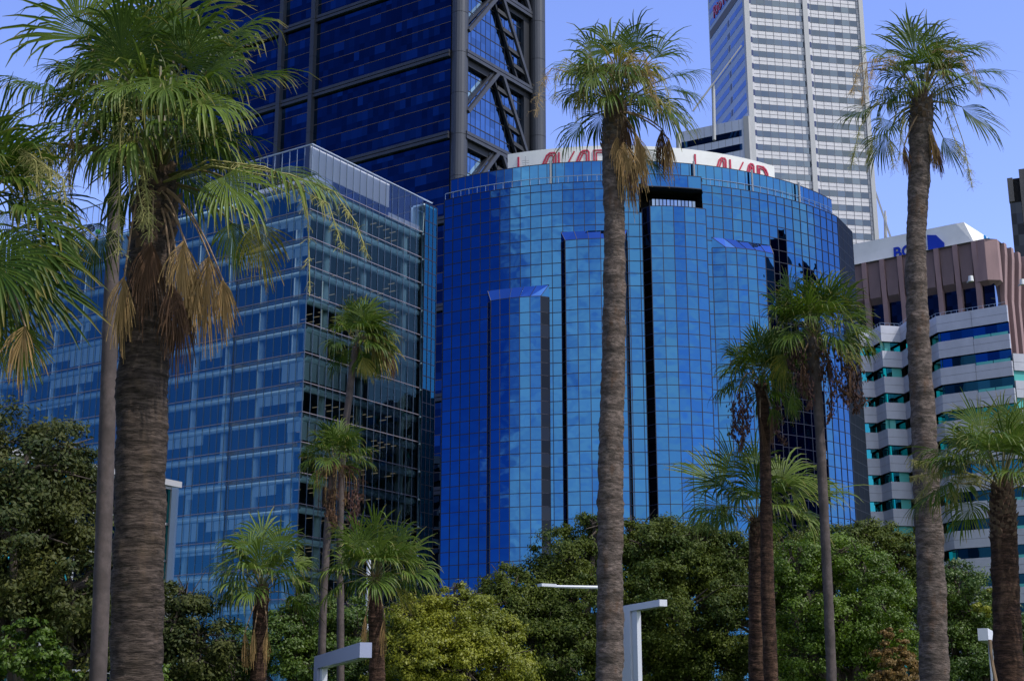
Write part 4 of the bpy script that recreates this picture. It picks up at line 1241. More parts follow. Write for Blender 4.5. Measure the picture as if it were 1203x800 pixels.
def fruit_bunch(parent, top, L, rs, wid=.22, mt='fruit', dens=160, s=.035):
    mb = MB()
    c = V(top); 
    pts = [c + V((rs.uniform(-.06, .06) * k, rs.uniform(-.05, .05) * k, -L * k / 4)) for k in range(5)]
    mb.tube(pts, .02, 4)
    for i in range(dens):
        t = rs.random() ** .8; k = min(int(t * 4), 3); p = pts[k].lerp(pts[k + 1], t * 4 - k)
        w = wid * (.35 + .65 * math.sin(PI * min(1, t + .15)))
        p = p + V((rs.gauss(0, w * .5), rs.gauss(0, w * .5), rs.gauss(0, .05)))
        d1 = V((rs.gauss(0, 1), rs.gauss(0, 1), rs.gauss(0, 1))).normalized() * s; d2 = V((rs.gauss(0, .5), rs.gauss(0, .5), -2)).normalized() * s * 2.6
        mb.face([p - d1, p + d2 * .4, p + d1, p - d2])
    return mb.build('fruit_bunch', M[mt], parent)

def trunk_pts(path, Y, n=240):
    P = [at(x, y, Y) for x, y, w in path]; Rr = [w / 2 * mpp(p) for (x, y, w), p in zip(path, P)]
    lo, lo2 = P[-1], P[-2]
    f = lo.z / (lo2.z - lo.z) if lo2.z > lo.z else 0
    base = V((lo.x + (lo.x - lo2.x) * min(f, 1.5) * .6, Y, 0)); P.append(base); Rr.append(Rr[-1] * 1.12)
    # resample from base to top
    P = P[::-1]; Rr = Rr[::-1]
    L = [0]
    for i in range(1, len(P)): L.append(L[-1] + (P[i] - P[i - 1]).length)
    xs = np.linspace(0, L[-1], n)
    cx = [np.interp(xs, L, [p[k] for p in P]) for k in range(3)]; rr = np.interp(xs, L, Rr)
    k_ = np.hanning(19)[1:-1]; k_ /= k_.sum()
    for c in (cx[0], rr):
        c[8:-8] = np.convolve(c, k_, 'valid')
    return [V((cx[0][i], cx[1][i], cx[2][i])) for i in range(n)], list(rr)

def palm(path, Y, label, tm='trunk_grey', group=None, seed=1, boots=0, boot_len=.6, rough=.02, ns=24):
    rs = random.Random(seed)
    pts, rr = trunk_pts(path, Y)
    root = thing('palm_tree', (pts[0].x, pts[0].y, 0), label, 'palm', group or 'fan palms in the park')
    mb = MB()
    mb.tube(pts, rr, ns, uvs=True)
    # lumpy bark outline
    for i, v_ in enumerate(mb.v):
        ring = i // ns
        if ring >= len(pts): continue
        c = pts[ring]; d = V(v_) - c
        k = 1 + rough * 2.2 * mnoise.noise(V(v_) * 3.1 + V((seed, 0, 0))) + rough * 1.2 * mnoise.noise(V((v_[0] * 5, v_[1] * 5, v_[2] * 13)))
        zz_ = v_[2] * 2 * PI / (.13 + .02 * math.sin(seed)) + 5 * mnoise.noise(V((v_[0] * 1.2, v_[1] * 1.2, v_[2] * 1.7)))
        k += rough * .55 * max(-.2, math.sin(zz_)) * (.5 + mnoise.noise(V((v_[0] * 3, v_[1] * 3, v_[2] * 2.2))))
        mb.v[i] = tuple(c + d * k)
    # uv u in metres round the trunk
    circ = 2 * PI * (sum(rr) / len(rr))
    mb.uv = [[(u * circ, v_) for u, v_ in f] for f in mb.uv]
    mb.build('trunk', M[tm], root, smooth=True)
    hub = pts[-1]
    if boots:
        bm_ = MB(); r0 = rr[-1]
        for i in range(boots):
            t = i / boots; z = hub.z + .12 - boot_len * t
            a = i * 2.4; j = max(range(len(pts)), key=lambda q: -abs(pts[q].z - z)); c = pts[j]; rj = rr[j]
            d = V((math.cos(a), math.sin(a), 0)); s = V((-d.y, d.x, 0))
            p0 = V((c.x, c.y, z)) + d * rj * .85; L = rs.uniform(.08, .17) * (r0 / .25); w = rj * rs.uniform(.22, .36)
            tip = p0 + d * L * rs.uniform(.35, .8) + V((0, 0, L * rs.uniform(.5, 1.0)))
            bm_.quads([p0 - s * w, p0 + s * w, p0 + s * w * .8 - V((0, 0, .12)), p0 - s * w * .8 - V((0, 0, .12)), tip - s * w * .45, tip + s * w * .45],
                      [(0, 1, 5, 4), (1, 2, 5), (0, 4, 3), (3, 4, 5, 2), (0, 3, 2, 1)])
        bm_.build('leaf_bases', M['boot'], root)
    return root, hub, rr[-1], rs

def crown(root, hub, rs, n, Lp, Lb, el0=80, el1=-25, mats=('frond',), nseg=28, droop=.6, az0=0.0, lean=V((0, 0, 0)), avoid=None, r=.02, phimax=None, sag=None):
    for i in range(n):
        t = (i + .5) / n
        el = R(el0 + (el1 - el0) * t ** 1.1 + rs.uniform(-7, 7)); az = az0 + i * 2.39996 + rs.uniform(-.25, .25)
        d = V((math.cos(az) * math.cos(el), math.sin(az) * math.cos(el), math.sin(el)))
        d = (d + lean).normalized()
        lp = Lp * rs.uniform(.85, 1.12) * (.75 + .35 * t); lb = Lb * rs.uniform(.88, 1.1)
        B = hub + d * lp
        td = (d + V((0, 0, -.18 - .35 * t)) + lean * .4 + WIND * .1).normalized()
        mt = mats[rs.randrange(len(mats))]
        frond(root, hub - V((0, 0, .08 + .25 * t * Lp * .3)), B, B + td * lb, rs, mt, nseg=nseg, droop=droop * (.7 + .7 * t), r=r, sag=sag, phimax=phimax)

# ---- P1: the big palm in front on the left
Y1 = 18.7
root, hub, r0, rs = palm([(186, 205, 40), (183, 240, 50), (178, 300, 52), (172, 380, 56), (168, 440, 58), (166, 530, 60), (164, 620, 60), (161, 720, 60), (160, 800, 61)], Y1,
    'biggest palm, thick ringed trunk, dry tan fronds hanging under its broad crown', 'trunk_brown', seed=4, boots=110, boot_len=1.7, rough=.045, ns=40)
def A1_(px, py, dy=0.0): return at(px, py, Y1 + dy)
hubf = at(184, 212, Y1)
FR = [ # base px, tip px, base dy, tip dy, droop, mat, facing or None, phimax
    ((147, 75), (128, -30), -.9, -1.3, .75, 'frond', (0, -1, .25), 100),
    ((168, 66), (185, -40), -.5, -.8, .8, 'frond', (0, -1, .3), 95),
    ((213, 75), (255, -20), -.7, -1.1, .8, 'frond', (.15, -1, .3), 95),
    ((243, 84), (305, 22), -.8, -1.2, .8, 'frond_light', (0, -1, .5), 95),
    ((232, 118), (300, 130), -1.3, -1.9, 1.1, 'frond_light', (0, -.7, 1), 100),
    ((260, 105), (370, 62), -.2, -.5, .6, 'frond', (0, -.6, 1), 80),
    ((250, 60), (330, -10), .5, .8, .8, 'frond', None, 95),
    ((190, 40), (220, -50), .8, 1.4, .7, 'frond', (0, -1, .2), 95),
    ((100, 45), (70, -60), .6, .9, .6, 'frond', (0, -1, .2), 90),
    ((112, 88), (52, 60), .7, .9, .9, 'frond', (0, -.6, 1), 85),
    ((150, 98), (112, 112), -1.4, -2.0, 1.3, 'frond_light', (0, -.8, 1), 100),
    ((196, 95), (190, 120), -1.7, -2.5, 1.2, 'frond', (0, -.8, 1), 105),
    ((62, 110), (-30, 66), -.2, -.5, 1.2, 'frond', (0, -.5, 1), 75),
    ((70, 172), (10, 210), .4, .8, 1.0, 'frond', (0, -.7, 1), 90),
    ((58, 168), (25, 225), -.6, -.7, .8, 'frond_yellow', (0, -1, .5), 60),
    ((320, 200), (425, 222), -.3, -.5, 1.1, 'frond_light', (0, -.45, 1), 70),
    ((262, 208), (318, 255), -.8, -1.2, .8, 'frond_light', (0, -1, .5), 85),
    ((300, 262), (322, 335), .2, .3, .5, 'frond_yellow', (0, -1, .2), 55),
    ((272, 262), (283, 325), .8, .9, .5, 'frond', (0, -1, .2), 65),
    ((118, 262), (98, 340), .9, 1.0, .5, 'frond', (0, -1, .2), 70),
    ((228, 150), (285, 190), 1.0, 1.6, .8, 'frond', None, 95),
    ((150, 150), (105, 190), 1.0, 1.7, .9, 'frond', None, 95),
    ((206, 60), (235, 10), 1.2, 2.2, .7, 'frond', None, 95),
    ((165, 40), (150, -20), 1.4, 2.4, .7, 'frond', None, 95),
]
for (b, t, db, dt_, dr, mt, fc, pm) in FR:
    frond(root, hubf, A1_(*b, db), A1_(*t, dt_), rs, mt, nseg=44, phimax=R(pm), droop=dr, face=fc, r=.024, sag=.12, split=.55)
for (b, L, mt, h) in (((146, 326), 1.05, 'dead', (160, 240)), ((178, 285), 1.15, 'dead_dark', (180, 230)), ((216, 284), 1.10, 'dead', (190, 225)), ((246, 302), 1.25, 'dead', (196, 225)),
                      ((212, 350), 1.05, 'dead_dark', (196, 250)), ((202, 335), .9, 'dead_dark', (190, 245)), ((228, 320), 1.0, 'dead', (194, 240)), ((262, 330), .8, 'dead', (196, 222))):
    dy = -.5 if b[0] < 225 else -.3
    dead_frond(root, A1_(h[0], h[1], -.25), A1_(b[0], b[1], dy), L, rs, mt, nseg=30, spread=R(30), az=R(270), r=.012)
for pts, mt, L in (([(185, 215, -.3), (165, 150, -1.0), (147, 118, -1.2), (141, 160, -1.3), (140, 230, -1.3), (139, 300, -1.3)], 'flower', .30),
               ([(185, 215, -.3), (160, 170, -1.0), (152, 160, -1.1), (160, 210, -1.2), (170, 262, -1.2)], 'flower', .32),
               ([(185, 215, -.3), (172, 190, -.9), (168, 200, -1.0), (174, 240, -1.1), (176, 280, -1.1)], 'flower', .28),
               ([(190, 215, -.2), (245, 188, -.5), (310, 196, -.6), (352, 215, -.6), (362, 260, -.6), (364, 345, -.6)], 'flower', .22),
               ([(190, 215, -.2), (250, 192, -.4), (340, 205, -.4), (392, 225, -.4), (418, 262, -.4), (432, 300, -.4)], 'flower', .20),
               ([(190, 215, -.2), (250, 195, -.7), (330, 210, -.7), (386, 240, -.7), (402, 290, -.7)], 'flower', .20),
               ([(175, 212, -.2), (110, 150, -.4), (88, 140, -.5), (80, 180, -.5), (84, 245, -.5)], 'flower_dry', .24),
               ([(175, 212, -.2), (120, 175, -.4), (95, 170, -.5), (70, 230, -.5), (66, 275, -.5)], 'flower', .28)):
    flower_stalk(root, [A1_(x, y, dy) for x, y, dy in pts], rs, dens=34, L=L * .8, mt=mt)

crown(root, at(188, 175, Y1 - .1), rs, 16, .65, 1.35, el0=62, el1=-5, mats=('frond', 'frond', 'frond_light'), nseg=42, droop=.9, r=.016)
# ---- P2: thin smooth trunk behind it (crown merges with the big one)
root, hub, r0, rs = palm([(141, 120, 9), (134, 250, 15), (130, 360, 17), (126, 500, 19), (121, 650, 19.5), (115, 800, 20)], 24.0,
    'slender smooth grey palm trunk just left of and behind the biggest palm', 'trunk_smooth', seed=5, rough=.012, ns=20)
crown(root, at(142, 112, 24.0), rs, 22, .7, 1.15, el0=80, el1=-10, nseg=30)

# ---- P0: palm out of frame on the left whose fronds reach in
Y0 = 17.0
root, hub, r0, rs = palm([(-46, 262, 46), (-50, 420, 50), (-54, 620, 52), (-58, 800, 53)], Y0, 'palm at the left edge, only its dark green fronds reaching in', 'trunk_brown', seed=6, boots=50, boot_len=1.0)
h0 = at(-44, 262, Y0)
for (b, t, db, dt_, dr, mt, fc, pm) in [
    ((8, 205), (85, 205), -.3, -.5, .7, 'frond', (0, -.7, 1), 85), ((5, 250), (95, 330), -.6, -1.0, .45, 'frond', (.2, -1, .3), 70),
    ((0, 290), (110, 380), -.3, -.3, .35, 'frond', (0, -1, .4), 60), ((-5, 310), (60, 420), .2, .3, .4, 'frond', (0, -1, .3), 70),
    ((0, 215), (60, 150), .3, .5, .8, 'frond', (0, -.7, 1), 90), ((-10, 190), (30, 120), .6, .8, .8, 'frond', None, 90),
    ((22, 384), (38, 450), -.8, -.8, .3, 'frond', (0, -1, .1), 55), ((10, 230), (100, 255), .6, .9, .6, 'frond', (0, -.8, .7), 80),
    ((-20, 360), (8, 440), .4, .4, .3, 'frond_yellow', (0, -1, .1), 50), ((-15, 300), (45, 350), -1.0, -1.5, .5, 'frond', (0, -1, .3), 95)]:
    frond(root, h0, at(*b, Y0 + db), at(*t, Y0 + dt_), rs, mt, nseg=40, phimax=R(pm), droop=dr, face=fc, r=.022, sag=.1, split=.6)
dead_frond(root, h0, at(30, 384, Y0 - .82), .75, rs, 'dead', nseg=22, spread=R(40), az=R(270), r=.01)
crown(root, h0, rs, 16, 1.0, 1.2, el0=85, el1=-10, nseg=32)
for k in range(3): flower_stalk(root, [h0, at(20 + 14 * k, 170 + 10 * k, Y0 - .4), at(42 + 16 * k, 190 + 10 * k, Y0 - .5), at(48 + 16 * k, 250 + 8 * k, Y0 - .5)], rs, dens=26, L=.22, mt='flower')

# ---- P7: tall palm in the middle
Y7 = 31.0
root, hub, r0, rs = palm([(723, 126, 26), (722, 150, 28), (721, 190, 26), (721, 225, 25), (722, 260, 24), (722, 340, 26), (721, 420, 27), (718, 500, 29), (717, 600, 30), (717, 700, 31), (716, 800, 32)], Y7,
    'tall palm in the middle with mottled trunk, untidy crown and dry skirt', 'trunk_grey', seed=8, boots=60, boot_len=1.2, rough=.06, ns=32)
h7 = at(722, 128, Y7)
for (b, t, db, dt_, dr, mt, fc, pm) in [
    ((745, 60), (757, 8), -.3, -.4, .45, 'frond', (.3, -1, .1), 70), ((722, 62), (700, 12), .4, .7, .5, 'frond', (0, -1, .2), 90),
    ((703, 72), (672, 24), -.2, -.3, .6, 'frond', (0, -1, .4), 80), ((690, 88), (640, 62), .2, .2, .7, 'frond', (0, -.7, .8), 80),
    ((685, 78), (652, 92), -.5, -.8, .8, 'frond_light', (0, -.8, .8), 85), ((766, 70), (800, 24), .2, .4, .5, 'frond', (0, -.8, .6), 60),
    ((785, 92), (838, 72), -.2, -.3, .6, 'frond', (0, -.5, .9), 65), ((782, 105), (846, 108), .1, .2, .6, 'frond', (0, -.6, .9), 60),
    ((778, 124), (835, 152), -.4, -.6, .7, 'frond', (0, -.6, .9), 70), ((775, 118), (812, 168), .4, .6, .7, 'frond_light', (0, -.9, .6), 75),
    ((683, 145), (648, 182), .1, .2, .6, 'frond_light', (0, -.8, .6), 65), ((755, 176), (790, 212), .1, .1, .35, 'frond', (.2, -1, .2), 50),
    ((700, 80), (690, 110), -.9, -1.5, .9, 'frond', (0, -.8, 1), 95), ((735, 76), (745, 80), -.9, -1.7, .9, 'frond', (0, -.8, 1), 95),
    ((712, 60), (722, 30), .9, 1.5, .7, 'frond', None, 90), ((750, 85), (775, 70), .9, 1.6, .7, 'frond', None, 90),
    ((696, 110), (668, 130), .8, 1.4, .8, 'frond', None, 90), ((757, 115), (785, 135), .9, 1.5, .8, 'frond', None, 90),
    ((748, 110), (770, 120), -.9, -1.5, .8, 'frond', None, 90), ((730, 68), (738, 28), .1, .2, .5, 'frond', (0, -1, .2), 80)]:
    frond(root, h7, at(*b, Y7 + db), at(*t, Y7 + dt_), rs, mt, nseg=30, phimax=R(pm), droop=dr * 1.15, face=fc, r=.022, sag=.08, split=.45)
for (b, L, mt) in (((733, 176), .9, 'dead'), ((740, 190), 1.0, 'dead'), ((746, 165), 1.1, 'dead'), ((752, 176), .8, 'dead'), ((786, 172), .8, 'dead'), ((743, 200), .75, 'dead_dark'), ((736, 150), .9, 'dead_dark'), ((725, 170), .8, 'dead'), ((778, 160), .9, 'dead_dark')):
    dead_frond(root, at(727, 132, Y7 - .2), at(b[0], b[1] - 8, Y7 - .28 if b[0] < 770 else Y7), L * 1.35, rs, mt, nseg=24, spread=R(30), az=R(270))
crown(root, at(722, 116, Y7), rs, 16, .75, 1.05, el0=70, el1=-15, mats=('frond', 'frond', 'frond_light', 'frond_yellow'), nseg=30, droop=.9, r=.014)
for k in range(11):
    a = rs.uniform(-1, 1); x = 722 + a * 75; y = 72 + rs.uniform(-12, 25)
    flower_stalk(root, [h7, at(722 + a * 45, 88, Y7 - .5), at(x, y, Y7 - .7), at(x + a * 14, y + 22, Y7 - .8), at(x + a * 18, y + 50, Y7 - .8)], rs, dens=24, L=.30, mt=('flower_dry', 'flower_dry', 'flower')[k % 3])

# ---- P8: tall palm on the right
Y8 = 31.5
root, hub, r0, rs = palm([(1083, 118, 24), (1082, 140, 27), (1081, 170, 26), (1080, 210, 25), (1077, 260, 23), (1076, 320, 24), (1079, 400, 27), (1084, 480, 28), (1088, 560, 30), (1093, 660, 32), (1098, 800, 34)], Y8,
    'tall palm on the right in front of the pink building, crown against clear sky', 'trunk_grey', seed=9, boots=50, boot_len=.9, rough=.055, ns=32)
h8 = at(1083, 122, Y8)
for (b, t, db, dt_, dr, mt, fc, pm) in [
    ((1075, 72), (1070, 8), -.2, -.2, .4, 'frond', (0, -1, .15), 75), ((1090, 62), (1103, 10), .3, .5, .5, 'frond', (0, -1, .2), 60),
    ((1050, 72), (1003, 44), -.1, -.2, .45, 'frond', (0, -.7, .8), 70), ((1120, 62), (1174, 42), 0, .1, .5, 'frond', (0, -.6, .9), 60),
    ((1110, 62), (1150, 36), .5, .8, .6, 'frond', (0, -.8, .7), 75), ((1140, 86), (1195, 78), -.3, -.4, .5, 'frond', (0, -.5, .9), 60),
    ((1140, 98), (1193, 105), .3, .4, .5, 'frond', (0, -.5, .9), 55), ((1130, 126), (1187, 165), -.2, -.3, .5, 'frond', (0, -.8, .7), 65),
    ((1022, 126), (975, 142), 0, 0, .55, 'frond', (0, -.6, .9), 65), ((1040, 158), (1020, 200), .3, .4, .45, 'frond', (0, -1, .4), 60),
    ((1108, 162), (1132, 200), .2, .2, .35, 'frond', (0, -1, .3), 50), ((1045, 142), (1025, 165), -.4, -.6, .6, 'frond', (0, -.8, .6), 75),
    ((1074, 98), (1072, 90), -1.0, -1.7, .8, 'frond_light', (0, -.8, 1), 90), ((1060, 84), (1042, 62), .9, 1.5, .6, 'frond', None, 90),
    ((1098, 84), (1118, 60), 1.0, 1.6, .6, 'frond', None, 90), ((1040, 104), (1020, 108), .7, 1.2, .7, 'frond', None, 85),
    ((1104, 112), (1122, 122), .9, 1.5, .7, 'frond', None, 85), ((1070, 50), (1066, 12), .7, 1.1, .5, 'frond', (0, -1, .2), 80),
    ((1098, 78), (1112, 50), -.5, -.8, .6, 'frond', (0, -1, .5), 80)]:
    frond(root, h8, at(*b, Y8 + db), at(*t, Y8 + dt_), rs, mt, nseg=30, phimax=R(pm), droop=dr, face=fc, r=.022, sag=.08, split=.5)
crown(root, at(1083, 108, Y8), rs, 13, .75, 1.0, el0=70, el1=-10, mats=('frond', 'frond', 'frond_light'), nseg=30, droop=.8, r=.014)
for (b, L, mt) in (((1062, 172), .75, 'dead_dark'), ((1096, 165), .8, 'dead'), ((1092, 158), .8, 'dead'), ((1100, 172), .7, 'dead_dark')):
    dead_frond(root, at(1084, 130, Y8 - .2), at(b[0], b[1], Y8 - .25), L, rs, mt, nseg=24, spread=R(26), az=R(270))
for (mx, my, ex, ey, mt) in ((1010, 75, 1000, 110, 'flower_dry'), (1018, 80, 1012, 125, 'flower_dry'), (1028, 70, 1020, 105, 'flower_dry'), (1030, 150, 1018, 190, 'flower'), (1010, 150, 1000, 195, 'flower'), (1045, 160, 1050, 200, 'flower'),
                        (1112, 60, 1120, 95, 'flower_dry'), (1128, 62, 1142, 100, 'flower_dry'), (1142, 72, 1152, 108, 'flower_dry'), (1105, 64, 1108, 92, 'flower_dry'), (1132, 168, 1142, 220, 'flower'), (1120, 160, 1136, 195, 'flower'), (1062, 130, 1056, 185, 'flower')):
    flower_stalk(root, [h8, at((1083 + mx) / 2, min(my, 100) - 4, Y8 - .4), at(mx, my, Y8 - .5), at((mx + ex) / 2, (my + ey) / 2, Y8 - .55), at(ex, ey, Y8 - .55)], rs, dens=26, L=.26, mt=mt)

# ---- mid distance palms
def spec(root, h, Yk, rs, rows, nseg=26, r=.018):
    for (b, t, dr, mt, fc, pm) in rows:
        if t[1] < b[1] - 12: dr *= .5; t = (t[0], t[1] - 8)
        frond(root, h, at(*b, Yk + rs.uniform(-.5, .5)), at(*t, Yk + rs.uniform(-.7, .7)), rs, mt, nseg=nseg, phimax=R(pm), droop=dr, face=fc, r=r, split=.5)
# P3 wind blown palm in front of the corner
Y = 52.0
root, hub, r0, rs = palm([(418, 408, 8), (414, 432, 8.5), (411, 460, 8.5), (406, 500, 8), (401, 560, 8), (399, 640, 8), (400, 700, 8.5), (400, 800, 9)], Y,
    'slender palm with wind-swept crown, in front of the dark windows right of the glass corner', 'trunk_smooth', seed=12, boots=16, boot_len=.5, ns=16)
h = at(420, 402, Y)
spec(root, h, Y, rs, [((428, 375), (445, 350), .9, 'frond', (0, -1, .3), 80), ((432, 385), (465, 365), 1.1, 'frond', (0, -.8, .7), 80), ((415, 375), (408, 352), .7, 'frond', (0, -1, .2), 70), ((436, 392), (472, 400), 1.2, 'frond', (0, -.8, .7), 75),
    ((410, 388), (398, 372), .8, 'frond', (0, -1, .3), 70), ((396, 398), (386, 414), .8, 'frond', (0, -1, .3), 60), ((440, 400), (478, 425), 1.0, 'frond_yellow', (0, -1, .5), 60), ((432, 412), (452, 440), .9, 'frond', (0, -1, .3), 70),
    ((424, 415), (430, 445), .6, 'frond', (0, -1, .1), 70), ((408, 410), (404, 430), .5, 'frond', (0, -1, .1), 60), ((440, 408), (462, 442), .6, 'frond_yellow', (0, -1, .2), 45), ((422, 378), (428, 352), .8, 'frond', (0, -1, .1), 80), ((442, 385), (470, 385), 1.2, 'frond', None, 80),
    ((426, 420), (438, 448), .5, 'frond_yellow', (0, -1, .2), 50)])
crown(root, h, rs, 20, .7, 1.15, el0=75, el1=-25, nseg=26, lean=V((.45, 0, 0)), r=.014)
for k, (x, y) in enumerate(((448, 400), (455, 412), (440, 395), (462, 420))): dead_frond(root, h, at(x, y, Y - .3), .9, rs, ('dead', 'dead_dark')[k % 2], nseg=14, spread=R(20), az=R(270), r=.02)
# P4 palm with dry fruit strands
Y = 50.0
root, hub, r0, rs = palm([(392, 545, 8), (388, 575, 8.5), (385, 620, 9), (380, 700, 9), (377, 800, 9.5)], Y,
    'slender palm with a compact crown over a beard of brown dried fruit strands', 'trunk_smooth', seed=13, boots=20, boot_len=.5, ns=16)
h = at(393, 545, Y)
spec(root, h, Y, rs, [((375, 528), (348, 518), .7, 'frond', (0, -1, .6), 75), ((388, 518), (382, 492), .7, 'frond', (0, -1, .2), 90), ((408, 520), (428, 505), .9, 'frond', (0, -1, .4), 80), ((412, 530), (436, 530), 1.1, 'frond', (0, -.9, .6), 80),
    ((398, 515), (402, 494), .8, 'frond', (0, -1, .2), 85), ((370, 540), (348, 548), .8, 'frond', (0, -1, .5), 70), ((376, 552), (366, 580), .5, 'frond_light', (0, -1, .1), 50), ((384, 530), (378, 520), .8, 'frond', (0, -1, .6), 90), ((404, 535), (415, 540), .9, 'frond', (0, -1, .6), 90)])
crown(root, h, rs, 16, .8, 1.0, el0=75, el1=-5, nseg=26, r=.014)
for k in range(15):
    x = 372 + k * 3.9; yy = 556 + rs.uniform(-6, 10); mb = None
    flower_stalk(root, [h, at(x * .6 + 393 * .4, 548, Y - .2), at(x, yy, Y - .3), at(x + rs.uniform(-4, 4), yy + rs.uniform(18, 50), Y - .3)], rs, dens=12, L=.25, mt=('dead', 'fruit', 'dead_dark')[k % 3], name='fruit_strand', r=.02)
for x in (386, 392, 414, 420): fruit_bunch(root, at(x, 575, Y - .3), 1.4, rs, wid=.22, mt='dead_dark' if x < 400 else 'fruit')
# P5 squat palm left of it
Y = 45.0
root, hub, r0, rs = palm([(308, 692, 15), (307, 706, 17), (305, 740, 18), (303, 800, 19)], Y,
    'stout short palm with red-brown trunk, left of the two slender trunks', 'trunk_rough', seed=14, boots=40, boot_len=.7, rough=.05)
h = at(308, 692, Y)
spec(root, h, Y, rs, [((296, 650), (270, 622), .7, 'frond_light', (0, -1, .4), 80), ((308, 640), (312, 600), .8, 'frond_light', (0, -1, .3), 95), ((328, 648), (345, 615), .9, 'frond_light', (0, -1, .4), 80), ((275, 665), (232, 660), 1.1, 'frond_light', (0, -.8, .7), 75),
    ((345, 660), (378, 652), 1.3, 'frond_light', (0, -.9, .6), 75), ((340, 675), (374, 690), 1.3, 'frond', (0, -.9, .6), 75), ((285, 680), (258, 700), 1.0, 'frond_light', (0, -1, .5), 60), ((285, 645), (250, 632), 1.0, 'frond_light', None, 80), ((318, 655), (325, 640), 1.0, 'frond_light', (0, -1, .6), 95), ((300, 665), (290, 660), 1.0, 'frond_light', (0, -1, .7), 95)], nseg=30)
crown(root, h, rs, 18, 1.0, 1.25, el0=75, el1=-12, mats=('frond_light', 'frond'), nseg=26)
for (x, y) in ((314, 738), (288, 742), (299, 738)): dead_frond(root, h + V((0, 0, -.1)), at(x, y, Y - .35), 1.2, rs, 'dead', nseg=20, spread=R(13), az=R(270))
# P6 palm beside the white mast
Y = 45.0
root, hub, r0, rs = palm([(440, 682, 14), (441, 700, 17), (442, 740, 18), (443, 800, 19)], Y,
    'stout palm beside the thin white mast, pale green crown and one orange-tipped frond', 'trunk_rough', seed=15, boots=40, boot_len=.7, rough=.05)
h = at(441, 680, Y)
spec(root, h, Y, rs, [((425, 645), (410, 605), .8, 'frond_light', (0, -1, .3), 85), ((440, 635), (445, 592), .9, 'frond_light', (0, -1, .3), 95), ((462, 640), (488, 612), .8, 'frond_light', (0, -.9, .5), 80), ((472, 655), (512, 635), .9, 'frond_light', (0, -.9, .6), 75),
    ((478, 668), (528, 675), 1.0, 'frond_light', (0, -.8, .7), 70), ((415, 665), (385, 650), 1.1, 'frond_light', (0, -.9, .5), 80), ((450, 672), (470, 700), .7, 'frond_light', (0, -1, .3), 55), ((464, 690), (494, 718), .6, 'frond_yellow', (0, -1, .3), 28), ((410, 640), (388, 622), 1.0, 'frond_light', None, 80), ((450, 650), (462, 635), 1.0, 'frond_light', (0, -1, .6), 95), ((430, 655), (420, 645), 1.0, 'frond_light', (0, -1, .7), 95)], nseg=30)
crown(root, h, rs, 18, 1.0, 1.25, el0=75, el1=-12, mats=('frond_light', 'frond'), nseg=26)
for (x, y) in ((430, 722), (452, 726)): dead_frond(root, h + V((0, 0, -.1)), at(x, y, Y - .3), 1.2, rs, 'dead', nseg=18, spread=R(11), az=R(270))
# P9, P10 the pair on the right
Y = 44.0
root, hub, r0, rs = palm([(893, 452, 14), (896, 470, 15), (899, 520, 13), (900, 600, 14), (902, 700, 16), (906, 800, 17)], Y,
    'reddish brown trunked palm just left of the slim one with the yellow frond', 'trunk_rough', seed=16, boots=30, boot_len=.7, rough=.04)
h = at(894, 450, Y)
spec(root, h, Y, rs, [((890, 412), (888, 380), .5, 'frond', (0, -1, .1), 90), ((872, 425), (848, 408), .7, 'frond', (0, -1, .4), 80), ((905, 410), (918, 380), .6, 'frond', (0, -1, .2), 80), ((915, 425), (938, 410), .8, 'frond', (0, -1, .4), 80),
    ((878, 440), (862, 450), .8, 'frond_light', (0, -1, .5), 70), ((916, 440), (935, 455), .8, 'frond', (0, -1, .5), 75), ((922, 465), (938, 492), .5, 'frond', (0, -1, .2), 50), ((907, 480), (914, 505), .4, 'frond', (0, -1, .2), 50)])
crown(root, h, rs, 20, .85, 1.15, el0=78, el1=-15, nseg=30, r=.014)
for (x, y) in ((868, 462), (876, 460), (862, 470), (872, 480), (914, 470)): fruit_bunch(root, at(x, y, Y - .3), 1.4, rs, wid=.22, dens=140)
stb = MB(); stalk(stb, h, at(866, 462, Y - .3), .5, .03, .02, m=0); stb.build('fruit_stalk', M['dead_stalk'], root)
for (x, y) in ((893, 490), (907, 485)): dead_frond(root, h, at(x, y, Y - .3), 1.1, rs, 'dead_dark', nseg=16, spread=R(10), az=R(270))
Y = 42.0
root, hub, r0, rs = palm([(953, 398, 15), (955, 415, 15), (960, 460, 12), (964, 520, 11), (968, 600, 11), (973, 700, 11.5), (977, 800, 12)], Y,
    'slim grey palm with one yellow frond and big dark fruit bunches', 'trunk_smooth', seed=17, boots=24, boot_len=.8, rough=.04)
h = at(955, 395, Y)
spec(root, h, Y, rs, [((948, 355), (944, 318), .6, 'frond', (0, -1, .1), 95), ((925, 370), (893, 343), .8, 'frond', (0, -.9, .5), 75), ((970, 358), (985, 320), .7, 'frond', (0, -1, .2), 80), ((985, 368), (1010, 330), .8, 'frond', (0, -.8, .6), 70),
    ((992, 385), (1042, 390), .8, 'frond_light', (0, -.8, .7), 70), ((985, 375), (1030, 360), .8, 'frond_light', (0, -.6, .9), 60), ((925, 416), (908, 452), .4, 'frond_yellow', (-.2, -1, .2), 55), ((982, 405), (1018, 428), .5, 'frond_yellow', (0, -1, .4), 50), ((930, 345), (915, 322), .8, 'frond', None, 85),
    ((958, 370), (962, 345), .9, 'frond', (0, -1, .5), 95), ((940, 375), (930, 362), .9, 'frond', (0, -1, .6), 95), ((929, 465), (940, 492), .4, 'frond', (0, -1, .2), 50)])
crown(root, h, rs, 24, 1.0, 1.3, el0=78, el1=-12, nseg=30, r=.014)
